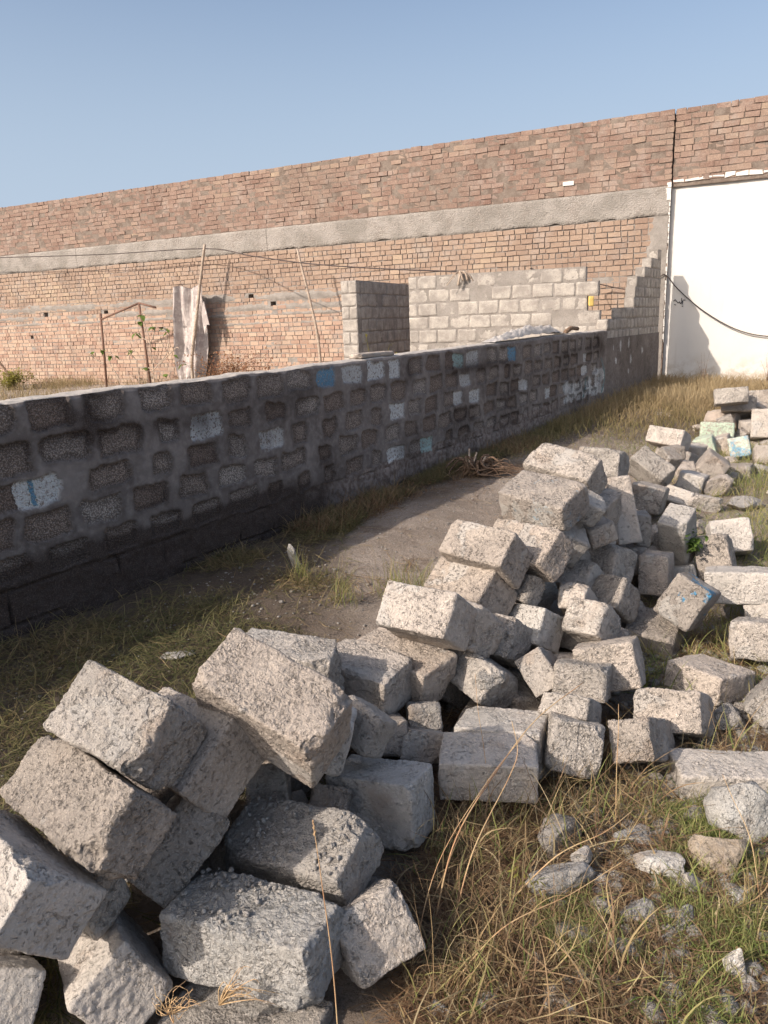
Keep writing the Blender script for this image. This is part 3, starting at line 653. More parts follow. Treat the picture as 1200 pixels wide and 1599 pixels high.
# ---------------------------------------------------------------- the loose blocks (centre, quaternion, size, kind, heap, label)
BLOCKS = [
    ((-0.615, 1.635, 0.475), (-0.0053, -0.2673, -0.8898, -0.3699), (0.277, 0.174, 0.203), 'rough', 'heap', 'topmost sunlit block at the near left end, its far edge pebbly and rounded'),
    ((-0.695, 1.536, 0.342), (-0.1137, -0.3385, -0.8758, -0.3247), (0.387, 0.175, 0.156), 'rough', 'heap', 'coarse sunlit tilted block at the left picture edge, directly below the rounded topmost one'),
    ((-0.820, 1.396, 0.276), (0.3234, -0.1081, -0.3606, 0.8682), (0.376, 0.145, 0.197), 'smooth', 'heap', 'block cut by the left picture edge, shaded by the coarse tilted block above it'),
    ((-0.898, 1.365, 0.007), (-0.0562, 0.2770, -0.4226, 0.8611), (0.195, 0.126, 0.233), 'smooth', 'heap', 'dark shaded block in the bottom left corner of the picture'),
    ((-0.655, 1.459, -0.034), (0.4547, -0.2432, -0.1801, 0.8377), (0.263, 0.158, 0.166), 'smooth', 'heap', 'wedge-like block with a pale ridge and dry roots over it, low at the bottom left'),
    ((-0.545, 1.668, 0.140), (0.7253, 0.5301, -0.1188, 0.4229), (0.229, 0.136, 0.236), 'rough', 'heap', 'shaded block standing on end under the rounded topmost block, above the black gap'),
    ((-0.515, 1.770, 0.329), (0.1172, 0.3416, 0.8864, 0.2896), (0.309, 0.203, 0.175), 'smooth', 'heap', 'grey dusty block leaning between the rounded topmost near block and the long half-shaded block'),
    ((-0.291, 1.756, 0.451), (-0.1231, 0.2504, 0.9160, 0.2884), (0.358, 0.182, 0.223), 'pink', 'heap', 'long block tilted toward the viewer with a sharp diagonal shadow across its pinkish top'),
    ((-0.337, 2.364, 0.263), (0.0253, -0.1445, -0.9878, -0.0520), (0.336, 0.164, 0.195), 'rough', 'heap', 'pale block peeking out right behind the long half-shaded tilted block'),
    ((-0.094, 2.525, 0.150), (0.0406, -0.2958, -0.9528, -0.0557), (0.305, 0.197, 0.163), 'rough', 'heap', 'half-shaded block right of the one peeking out behind the long tilted block'),
    ((0.062, 2.662, 0.125), (0.0544, -0.3662, -0.9252, -0.0830), (0.335, 0.199, 0.169), 'pink', 'heap', 'block with a long sunny top, left below the lowest of the stair-like sunny blocks'),
    ((0.142, 2.619, 0.336), (-0.1352, -0.2649, -0.8508, -0.4332), (0.288, 0.167, 0.200), 'pink', 'heap', 'lowest of the stair-like stacked sunny blocks, with a smooth lit side'),
    ((0.351, 3.040, 0.279), (0.1824, 0.3959, 0.8353, 0.3351), (0.328, 0.159, 0.202), 'pink', 'heap', 'second stair-like sunny block up, directly on top of the lowest one'),
    ((0.418, 3.045, 0.433), (-0.1341, -0.3516, -0.8503, -0.3679), (0.316, 0.165, 0.203), 'pink', 'heap', 'third stair-like block up, whose shaded end casts a pointed shadow to its right'),
    ((0.605, 3.179, 0.404), (-0.2082, -0.4239, -0.8256, -0.3089), (0.387, 0.196, 0.144), 'rough', 'heap', 'sunny block wedged under the blue-stained block near the crest of the heap'),
    ((0.713, 3.339, 0.578), (0.0389, 0.3855, 0.9010, 0.1952), (0.340, 0.208, 0.152), 'bluefaint', 'heap', 'wide block with a faint blue stain on its front, directly under the topmost one'),
    ((0.894, 3.693, 0.633), (-0.0495, -0.3650, -0.8691, -0.3303), (0.348, 0.160, 0.192), 'rough', 'heap', 'topmost block on the crest of the heap with a long rough sunny side'),
    ((1.416, 4.855, 0.447), (0.1713, 0.2682, 0.7732, 0.5486), (0.281, 0.175, 0.213), 'rough', 'heap', 'sunny-sided block right behind the topmost block of the heap crest'),
    ((1.283, 4.029, 0.350), (-0.3490, 0.5523, 0.5636, 0.5054), (0.361, 0.123, 0.258), 'smooth', 'heap', 'tall shaded block on edge just right of the crest of the heap'),
    ((1.124, 3.769, 0.415), (0.0217, -0.3714, -0.9002, -0.2263), (0.092, 0.158, 0.176), 'rough', 'heap', 'small block with a white sunlit cap under the right end of the topmost block'),
    ((1.041, 3.754, 0.249), (-0.2206, -0.3972, -0.7623, -0.4610), (0.181, 0.137, 0.185), 'rough', 'heap', 'shaded brown block squeezed below the small white-capped block'),
    ((1.097, 3.592, 0.195), (-0.2423, -0.3358, -0.7855, -0.4599), (0.176, 0.164, 0.185), 'rough', 'heap', 'pitted block with a light top, in the flank below the tall shaded one'),
    ((0.882, 3.563, 0.243), (0.1180, 0.3479, 0.8610, 0.3517), (0.180, 0.124, 0.181), 'smooth', 'heap', 'narrow sliver of a block wedged in the middle of the right flank'),
    ((0.916, 3.423, 0.164), (-0.1811, -0.3611, -0.8524, -0.3322), (0.180, 0.140, 0.181), 'rough', 'heap', 'shaded narrow block between the sliver and the pitted light-topped block'),
    ((0.837, 3.155, 0.155), (0.1188, 0.2123, 0.8597, 0.4491), (0.116, 0.114, 0.310), 'smooth', 'heap', 'block with a smooth grey end and dry grass hanging under it, mid flank'),
    ((0.670, 3.202, 0.205), (-0.9032, -0.1418, 0.2382, -0.3276), (0.170, 0.077, 0.190), 'rough', 'heap', 'tilted block with one bright sunlit edge strip, right below the pointed shadow'),
    ((0.604, 2.971, 0.130), (-0.2293, -0.3237, -0.8074, -0.4367), (0.179, 0.156, 0.177), 'smooth', 'heap', 'upright block with a smooth pale face below the bright-edged block'),
    ((0.418, 2.870, 0.136), (-0.1812, -0.2998, -0.8392, -0.4160), (0.254, 0.161, 0.198), 'rough', 'heap', 'rounded upright shaded block right of the lowest stair-like blocks'),
    ((0.270, 2.784, 0.235), (-0.1951, -0.4078, -0.8178, -0.3560), (0.314, 0.161, 0.196), 'rough', 'heap', 'slanted shaded block leaning against the lowest stair-like block'),
    ((0.203, 2.870, -0.024), (0.1618, 0.3664, 0.8386, 0.3691), (0.262, 0.173, 0.198), 'rough', 'heap', 'shaded block tucked under the slanted block, above the flat pair in the grass'),
    ((0.339, 2.673, 0.064), (0.1250, 0.4386, 0.7701, 0.4460), (0.248, 0.148, 0.198), 'rough', 'heap', 'mossy pitted block between the tucked shaded block and the smooth grey panel'),
    ((0.594, 2.723, 0.042), (0.8473, 0.4439, -0.2708, 0.1082), (0.112, 0.160, 0.256), 'smooth', 'heap', 'smooth grey leaning block with a plain panel-like face, low in the middle of the flank'),
    ((0.708, 2.586, 0.079), (-0.7923, -0.5754, 0.1294, 0.1563), (0.192, 0.131, 0.163), 'rough', 'heap', 'long rough block sloping down to the right beside the smooth grey panel-like block'),
    ((0.847, 2.719, 0.074), (-0.7927, -0.5736, 0.1984, 0.0572), (0.224, 0.174, 0.219), 'rough', 'heap', 'block with dry weeds on its left shoulder, at the foot of the right flank'),
    ((1.231, 3.314, -0.069), (-0.0307, -0.2916, -0.9492, -0.1141), (0.229, 0.229, 0.139), 'rough', 'heap', 'wide flat block at the foot of the flank, left of the blue-marked upright block'),
    ((1.353, 3.256, 0.113), (0.7747, 0.3954, -0.4488, 0.2050), (0.209, 0.173, 0.242), 'blue', 'beside', 'block leaning up like a diamond with a bright blue paint mark near its base'),
    ((1.737, 3.520, 0.082), (0.6292, -0.7492, 0.1282, -0.1621), (0.357, 0.154, 0.214), 'smooth', 'beside', 'long smooth grey beam-like block cut by the right picture edge'),
    ((1.847, 3.461, -0.038), (-0.7486, -0.5924, 0.2627, 0.1399), (0.206, 0.125, 0.249), 'smooth', 'beside', 'thin pale wedge-shaped slab just below the long beam-like block at the right edge'),
    ((1.598, 3.069, 0.006), (0.7620, 0.5800, -0.2250, -0.1797), (0.204, 0.156, 0.250), 'rough', 'beside', 'pale block with a greenish corner at the right picture edge, below the thin wedge slab'),
    ((1.284, 2.828, -0.057), (0.3562, -0.3015, -0.5660, 0.6796), (0.242, 0.118, 0.252), 'pink', 'beside', 'broad beige block lying in grass above the bright upright-edged one'),
    ((1.016, 2.501, -0.022), (0.2198, 0.1934, 0.8462, 0.4451), (0.232, 0.151, 0.196), 'rough', 'beside', 'sunlit rough block with a shaded right side, standing in grass below the broad beige block'),
    ((0.845, 2.318, -0.019), (0.2568, 0.1291, 0.8446, 0.4517), (0.136, 0.135, 0.293), 'rough', 'beside', 'broken slanting block with a pointed shadow, left below the sunlit rough block in grass'),
    ((0.599, 2.299, -0.005), (-0.8141, -0.5641, -0.0171, 0.1368), (0.173, 0.165, 0.242), 'rough', 'heap', 'battered rounded block half sunk in grass under the thin sunlit slab'),
    ((0.625, 2.429, 0.049), (-0.1517, -0.2220, -0.8502, -0.4525), (0.176, 0.078, 0.188), 'rough', 'heap', 'thin sunlit slab piece lying across the battered rounded block'),
    ((0.382, 2.370, -0.030), (-0.0201, -0.1828, -0.9809, 0.0629), (0.290, 0.205, 0.156), 'smooth', 'heap', 'rear one of the two flat blocks side by side in the grass at the middle'),
    ((0.304, 2.175, -0.003), (-0.0114, -0.0797, -0.9967, -0.0067), (0.302, 0.191, 0.132), 'smooth', 'heap', 'front one of the two flat blocks side by side, tall grass before it'),
    ((-0.039, 2.030, -0.015), (-0.0266, -0.2074, -0.9739, 0.0888), (0.275, 0.182, 0.198), 'smooth', 'heap', 'shaded block with a pale top lying low, right under the long half-shaded tilted block'),
    ((-0.249, 1.715, 0.067), (0.1155, 0.2560, 0.9494, 0.1409), (0.387, 0.188, 0.130), 'crumb', 'heap', 'block with blue-grey crumbs on top and a crumbling sunny right corner'),
    ((-0.329, 1.466, 0.037), (-0.0168, -0.2077, -0.9773, 0.0395), (0.376, 0.188, 0.157), 'crumb', 'heap', 'largest-looking block at the bottom, crumbs on its shaded top and a warm sunlit front'),
    ((-0.352, 1.365, -0.170), (0.9816, 0.0000, 0.0000, -0.1908), (0.355, 0.230, 0.167), 'rough', 'heap', 'block top just visible at the bottom picture edge under the largest-looking front block'),
    ((-0.073, 1.548, -0.031), (-0.8506, -0.4610, -0.0221, -0.2521), (0.171, 0.160, 0.241), 'rough', 'heap', 'rounded shaded block right of the largest-looking front block, beside the dry grass'),
    ((-0.357, 1.954, 0.079), (0.9076, 0.4168, -0.0183, 0.0477), (0.120, 0.143, 0.125), 'rough', 'heap', 'dark broken lump in the gap below the long half-shaded tilted block'),
    ((-0.184, 1.945, 0.046), (0.9139, 0.3933, 0.0273, -0.0970), (0.111, 0.082, 0.103), 'rough', 'heap', 'small rounded lump behind the block with the crumbling sunny corner'),
    ((-0.049, 2.382, 0.012), (0.8183, 0.5683, 0.0861, 0.0016), (0.165, 0.122, 0.231), 'rough', 'heap', 'shaded block directly under the half-topped-in-shade block at the saddle'),
    ((0.114, 2.438, 0.034), (0.8207, 0.5688, 0.0347, 0.0403), (0.119, 0.100, 0.105), 'rough', 'heap', 'dark block end under the long sunny-topped block of the saddle'),
    ((0.094, 2.383, -0.030), (0.8248, 0.5583, 0.0773, -0.0448), (0.147, 0.099, 0.237), 'smooth', 'heap', 'low dark block piece between the saddle and the rear flat block'),
    ((2.593, 6.873, 0.278), (-0.1831, -0.3399, -0.7559, -0.5288), (0.331, 0.157, 0.216), 'pink', 'far', 'sunny block on top of the small middle pile behind the heap crest'),
    ((2.669, 6.879, 0.090), (0.1812, 0.3424, 0.7272, 0.5666), (0.325, 0.157, 0.216), 'pink', 'far', 'bright-faced block directly under the top one of the small middle pile'),
    ((2.028, 5.686, 0.231), (0.0959, -0.4350, -0.8078, -0.3862), (0.308, 0.165, 0.218), 'rough', 'far', 'large slanting block with a pale smooth top leaning left in the small middle pile'),
    ((1.886, 5.322, 0.107), (0.7029, 0.6576, -0.1087, -0.2483), (0.228, 0.185, 0.252), 'rough', 'far', 'pebbly block with its lower half in shadow, right next to the heap crest'),
    ((2.453, 5.959, 0.061), (0.6862, 0.6638, -0.1212, -0.2717), (0.196, 0.160, 0.251), 'smooth', 'far', 'smooth grey slab sliding off the right side of the small middle pile'),
    ((2.195, 5.567, 0.030), (-0.0242, -0.2921, -0.7972, -0.5278), (0.205, 0.121, 0.213), 'smooth', 'far', 'half-lit smooth block lying under the grey slab of the small middle pile'),
    ((3.687, 10.088, 0.030), (0.6952, 0.7066, -0.0776, -0.1070), (0.220, 0.154, 0.251), 'smooth', 'far', 'flat block lying alone in the tan grass behind the small middle pile'),
    ((2.741, 6.258, 0.140), (-0.6177, -0.7057, -0.0847, 0.3365), (0.204, 0.171, 0.252), 'pink', 'far', 'half-shaded diamond-like block below the green striped one'),
    ((3.515, 7.985, 0.148), (0.7806, 0.5940, -0.1065, -0.1627), (0.326, 0.178, 0.256), 'green', 'far', 'block with pale green paint and dark painted marks on its front'),
    ((3.907, 8.773, 0.173), (-0.1131, -0.3225, -0.9161, -0.2095), (0.343, 0.217, 0.139), 'pink', 'far', 'sunny slab lying on top of the pale green painted block'),
    ((3.851, 8.460, 0.461), (0.7775, 0.5980, -0.1537, -0.1191), (0.338, 0.169, 0.257), 'rough', 'far', 'uppermost sunlit block of the far heap against the white wall'),
    ((4.047, 8.684, 0.345), (0.7728, 0.5970, -0.1415, -0.1622), (0.367, 0.173, 0.258), 'rough', 'far', 'long block directly under the uppermost sunlit block of the far heap'),
    ((4.450, 8.976, 0.377), (0.7751, 0.6010, -0.1421, -0.1332), (0.305, 0.163, 0.254), 'pink', 'far', 'block level with the uppermost one, at the right picture edge of the far heap'),
    ((3.950, 7.876, 0.227), (0.7764, 0.5890, -0.1454, -0.1708), (0.245, 0.299, 0.259), 'smooth', 'far', 'wholly shaded block at the right edge under the far heap top'),
    ((3.248, 7.605, 0.062), (-0.6991, -0.6554, 0.2792, 0.0616), (0.186, 0.217, 0.252), 'stripe', 'far', 'block with green paint and a row of dark stripes, below the pale green painted one'),
    ((3.449, 7.663, 0.044), (-0.7008, -0.6495, 0.2884, 0.0619), (0.161, 0.234, 0.252), 'pink', 'far', 'plain brown block between the striped painted one and the blue and green one'),
    ((3.469, 7.342, 0.079), (-0.2231, -0.1213, -0.8274, -0.5009), (0.186, 0.202, 0.160), 'bluegreen', 'far', 'block painted pale green and blue with a dark line across, in the far heap'),
    ((4.074, 8.483, 0.082), (-0.7078, -0.6890, 0.1358, 0.0764), (0.157, 0.224, 0.252), 'smooth', 'far', 'dull shaded block leaning behind the blue and green painted one'),
    ((4.245, 8.358, 0.003), (-0.6843, -0.6719, 0.2088, 0.1915), (0.250, 0.164, 0.252), 'pink', 'far', 'small lit block at the right edge, level with the blue and green one'),
    ((3.627, 7.099, 0.044), (0.7944, 0.5794, -0.1225, -0.1352), (0.262, 0.173, 0.253), 'pink', 'far', 'pinkish block at the right picture edge, lower right of the blue and green one'),
    ((3.118, 6.558, -0.003), (-0.7001, -0.6561, 0.2279, 0.1658), (0.195, 0.158, 0.252), 'rough', 'far', 'grey rounded block below the blue and green painted one'),
    ((2.082, 4.455, 0.040), (0.8388, 0.5237, -0.1373, -0.0578), (0.224, 0.203, 0.251), 'smooth', 'beside', 'broken sunlit piece lying in grass right of the weedy slanted block'),
    ((1.609, 4.047, 0.183), (-0.0434, -0.3552, -0.8935, -0.2714), (0.147, 0.170, 0.333), 'smooth', 'beside', 'tall block standing on its corner with a dark left face and pale right edge'),
    ((1.829, 4.051, 0.051), (-0.8195, -0.5047, 0.2431, 0.1213), (0.171, 0.230, 0.251), 'rough', 'beside', 'slanted pitted block with green weeds growing at its top'),
    ((1.620, 4.048, -0.038), (0.7754, 0.6189, -0.1244, -0.0154), (0.160, 0.114, 0.247), 'smooth', 'heap', 'shaded block end under the tall block standing on its corner'),
    ((1.613, 4.259, 0.068), (-0.7165, -0.6327, 0.1019, 0.2756), (0.099, 0.156, 0.250), 'rough', 'heap', 'block half swallowed in a dark gap left of the tall block standing on its corner'),
    ((1.441, 4.163, 0.209), (0.7416, 0.6622, -0.0514, -0.0940), (0.082, 0.175, 0.248), 'rough', 'heap', 'small rounded block stuck high between the shaded tall one and the far leaning block'),
    ((1.410, 3.809, 0.061), (0.7479, 0.6197, -0.1703, -0.1664), (0.149, 0.209, 0.250), 'bluefaint', 'heap', 'block with small blue spots beside a dark hollow on the far right flank'),
    ((1.035, 3.311, 0.117), (-0.2129, -0.3663, -0.8289, -0.3652), (0.178, 0.149, 0.189), 'rough', 'heap', 'pitted block standing on edge just above the wide flat foot block'),
    ((0.828, 2.913, 0.164), (0.1924, 0.3210, 0.8441, 0.3839), (0.169, 0.142, 0.173), 'rough', 'heap', 'narrow upright pitted block left of the on-edge block above the wide flat foot block'),
    ((1.116, 2.215, -0.095), (0.9986, 0.0000, 0.0000, -0.0523), (0.387, 0.167, 0.094), 'smooth', 'beside', 'long low slab sunk in dry grass at the right edge above the white-topped stone'),
    ((1.378, 2.544, -0.006), (-0.6678, -0.6076, -0.0583, 0.4260), (0.107, 0.147, 0.243), 'rough', 'beside', 'rough block cut by the right picture edge, right of the rubble lump in the grass'),
]
GROUPS = {'heap': 'concrete blocks in the long tumbled heap', 'beside': 'concrete blocks lying right of the heap', 'far': 'concrete blocks of the far heaps'}
def stone_mesh(size, seed, ang=.5, sub=5):
    r = np.random.default_rng(seed); bm_ = bpy.data.meshes.new('t')
    import bmesh
    b = bmesh.new(); bmesh.ops.create_icosphere(b, subdivisions=sub, radius=1); V = np.array([v.co[:] for v in b.verts]); F = np.array([[v.index for v in f.verts] for f in b.faces]); b.free(); bpy.data.meshes.remove(bm_)
    so = r.uniform(0, 50, 3)
    for k in range(int(4 + 10 * ang)):
        n = r.normal(size=3); n /= np.linalg.norm(n); h_ = r.uniform(.55, .85); e_ = V @ n - h_ + .03 * fbm(V * 4 + so, k, 2); m_ = e_ > 0; V[m_] -= n * e_[m_][:, None]
    V = V * (1 + .16 * fbm(V * 1.3 + so, 1, 2)[:, None] + .05 * fbm(V * 5 + so, 2, 3)[:, None] + .012 * fbm(V * 22 + so, 3, 2)[:, None])
    V = V / (V.max(0) - V.min(0)) * np.array(size)
    return V, F
CHIP = [stone_mesh((1, .8, .6), 900 + k, .9, 1) for k in range(8)]
OBB = []
for i, (c, q, D, kind, g, label) in enumerate(BLOCKS):
    dist = math.hypot(c[0], c[1]); c = Vector(c); qq = Quaternion(q); qq.normalize()
    near_ = dist < 2.35
    step = .0042 if near_ else (.0065 if dist < 3.4 else (.010 if dist < 5.5 else .016))
    V, F = block_shape(D, 1000 + i, step, .011 if kind != 'smooth' else .008, {'smooth': .75, 'pink': .8}.get(kind, 1.15), dist < 3.4, 6 if kind in ('rough', 'crumb') else 3)
    me = mesh('concrete_block', V, F, M[kind]); o = obj('concrete_block', me, None, label, 'block', GROUPS[g])
    o.location = c; o.rotation_mode = 'QUATERNION'; o.rotation_quaternion = qq
    R3 = np.array(qq.to_matrix()); OBB.append((np.array(c), R3, np.array(D) / 2))
    if kind in ('crumb',):       # crumbs lying on the upper side
        r = np.random.default_rng(i); ax = int(np.argmax(np.abs(R3[2]))); sg = np.sign(R3[2, ax]); oth = [a for a in range(3) if a != ax]
        pts_ = []
        for k in range(420):
            p = np.zeros(3); p[oth[0]] = r.uniform(-.47, .47) * D[oth[0]]; p[oth[1]] = r.uniform(-.46, .46) * D[oth[1]]
            if fbm(np.array([p * 14 + i]), 3, 2)[0] < -.12: continue
            sz = .0014 + .0075 * r.random() ** 4; p[ax] = sg * (D[ax] / 2 + sz * .3)
            v, f = CHIP[r.integers(8)]; v = v * sz * 2.2 @ np.array(Quaternion(r.normal(size=4)).normalized().to_matrix()); pts_.append((v + p, f))
        if pts_:
            v, f = merge(pts_); cr = obj('crumbs', mesh('crumbs', v, f, M['stone']), o); cr['kind'] = 'stuff'

# ---------------------------------------------------------------- stones and rubble lumps
STONES = [   # x, y of the middle, size, turn, angularity, material, label
    (0.47, 1.95, (.155, .095, .10), 25, .2, 'stone', 'oval blue-grey cobble with a speckled face, lying in the dry grass'),
    (0.44, 1.77, (.20, .10, .08), 8, .9, 'stone', 'flat-topped broken grey piece below the oval cobble'),
    (0.517, 1.825, (.075, .05, .06), 40, .8, 'whitestone', 'small pale point of stone on the flat-topped broken piece'),
    (0.70, 1.95, (.135, .085, .045), 10, .7, 'stone', 'thin flat grey stone above the layered whitish one'),
    (0.724, 1.82, (.135, .10, .07), -15, .7, 'whitestone', 'layered whitish stone left of the tan boulder'),
    (0.78, 1.745, (.07, .06, .06), 30, .6, 'stone', 'small grey stone below the layered whitish one'),
    (0.895, 1.835, (.16, .13, .115), 10, .3, 'tanstone', 'rounded tan boulder with a faceted top in the right-hand grass'),
    (1.02, 1.975, (.21, .16, .20), -35, .55, 'whitestone', 'big jagged stone with a bright white top at the right edge'),
    (0.906, 2.04, (.075, .06, .055), 20, .7, 'stone', 'small grey rubble stone in grass left of the big white-topped one'),
    (0.777, 1.465, (.055, .05, .10), 10, .8, 'whitestone', 'pale upright splinter of stone low at the right edge'),
    (0.955, 1.75, (.035, .028, .025), 0, .6, 'whitestone', 'tiny white pebble right under the tan boulder'),
    (1.235, 2.56, (.16, .12, .11), 15, .8, 'crumb', 'crumbly rubble lump right of the sunlit rough block in grass'),
    (0.35, 2.55, (.12, .08, .06), 5, .6, 'crumb', 'small chunk lying on the rear flat block of the middle pair'),
    (2.34, 5.44, (.25, .17, .16), -20, .4, 'rough', 'rounded pebbly lump under the small middle pile'),
    (2.64, 5.88, (.25, .2, .22), 20, .5, 'rough', 'rounded sunlit lump right of the small middle pile'),
    (2.66, 5.48, (.33, .16, .12), 25, .6, 'crumb', 'low broken lump in grass right of the small middle pile'),
    (3.27, 7.15, (.19, .12, .09), 20, .6, 'pink', 'brown brick-like lump below the blue and green painted block'),
    (3.33, 6.63, (.15, .12, .10), -10, .6, 'whitestone', 'white stone at the right picture edge, beyond the weedy slanted block'),
    (-0.93, 3.10, (.15, .09, .035), 15, .7, 'whitestone', 'pale flat stone on the shaded grass, half hidden behind the near heap'),
    (0.087, 1.39, (.065, .05, .04), 0, .6, 'whitestone', 'pale chip at the bottom picture edge in the dark grass'),
    (-0.06, 2.13, (.07, .035, .03), 0, .6, 'stone', 'small chip lying on the low shaded block with a pale top'),
    (0.543, 1.54, (.085, .06, .035), 0, .7, 'stone', 'dull grey stone sunk in the brown grass near the bottom'),
    (0.436, 1.60, (.10, .08, .045), 20, .7, 'stone', 'larger dull stone left of another one sunk in the brown grass'),
    (0.612, 1.655, (.10, .06, .05), 20, .7, 'stone', 'grey stone half buried in straw below the layered whitish stone'),
    (0.724, 1.63, (.07, .05, .045), 50, .7, 'stone', 'small round grey stone below the tan boulder, sunk in short grass'),
    (0.886, 1.69, (.065, .05, .04), 20, .7, 'whitestone', 'pale stone under the tan boulder near the right edge'),
    (0.19, 1.41, (.08, .05, .04), 0, .7, 'stone', 'grey stone in dark grass at the bottom middle'),
    (0.52, 2.3, (.08, .06, .06), 20, .7, 'stone', 'small stone between tall straws before the battered block'),
    (3.15, 6.75, (.20, .13, .09), 10, .7, 'rough', 'low rough lump right below the grey rounded far block'),
    (2.95, 6.3, (.16, .12, .10), 60, .7, 'crumb', 'crumbling lump between the sunlit rounded lump and the white stone'),
    (2.85, 6.15, (.10, .08, .06), 30, .8, 'rough', 'small dark lump right of the half-shaded diamond-like block'),
    (3.05, 5.75, (.20, .14, .12), 20, .6, 'pink', 'pinkish lump at the right edge just before the low broken one'),
    (2.75, 6.65, (.15, .12, .10), 0, .7, 'rough', 'rough lump behind the half-shaded diamond-like block'),
    (2.35, 5.95, (.14, .10, .12), 40, .7, 'rough', 'dark lump under the shaded end of the small middle pile'),
    (2.55, 6.3, (.18, .14, .12), 15, .7, 'crumb', 'broken lump wedged behind the grey sliding slab'),
    (3.60, 6.9, (.20, .15, .10), 15, .7, 'pink', 'reddish broken lump at the right edge before the pinkish block'),
    (2.1, 4.95, (.16, .12, .10), 75, .7, 'rough', 'pebbly lump in the gap behind the tall block standing on its corner'),
    (1.72, 4.75, (.20, .15, .16), 75, .7, 'rough', 'rough lump filling the gap between heap crest and middle pile'),
    (1.95, 4.62, (.13, .10, .08), 15, .8, 'crumb', 'small crumbling lump left of the weedy slanted block'),
    (3.78, 9.0, (.30, .16, .12), 0, .7, 'pink', 'broken lump behind the far heap in tan grass'),
]
for i, (x, y, size, turn, ang, mk, label) in enumerate(STONES):
    V, F = stone_mesh(size, 300 + i, ang); a = math.radians(turn)
    o = obj('stone', mesh('stone', V, F, M[mk]), None, label, 'stone', 'loose stones among the grass and blocks')
    z = float(ground_z(x, y)) + size[2] * .33
    if 'lying on the rear flat block' in label: z = .115
    if 'lying on the low shaded' in label: z = .135
    if 'point of stone' in label: z += .035
    o.location = (x, y, z); o.rotation_euler = (0, 0, a)

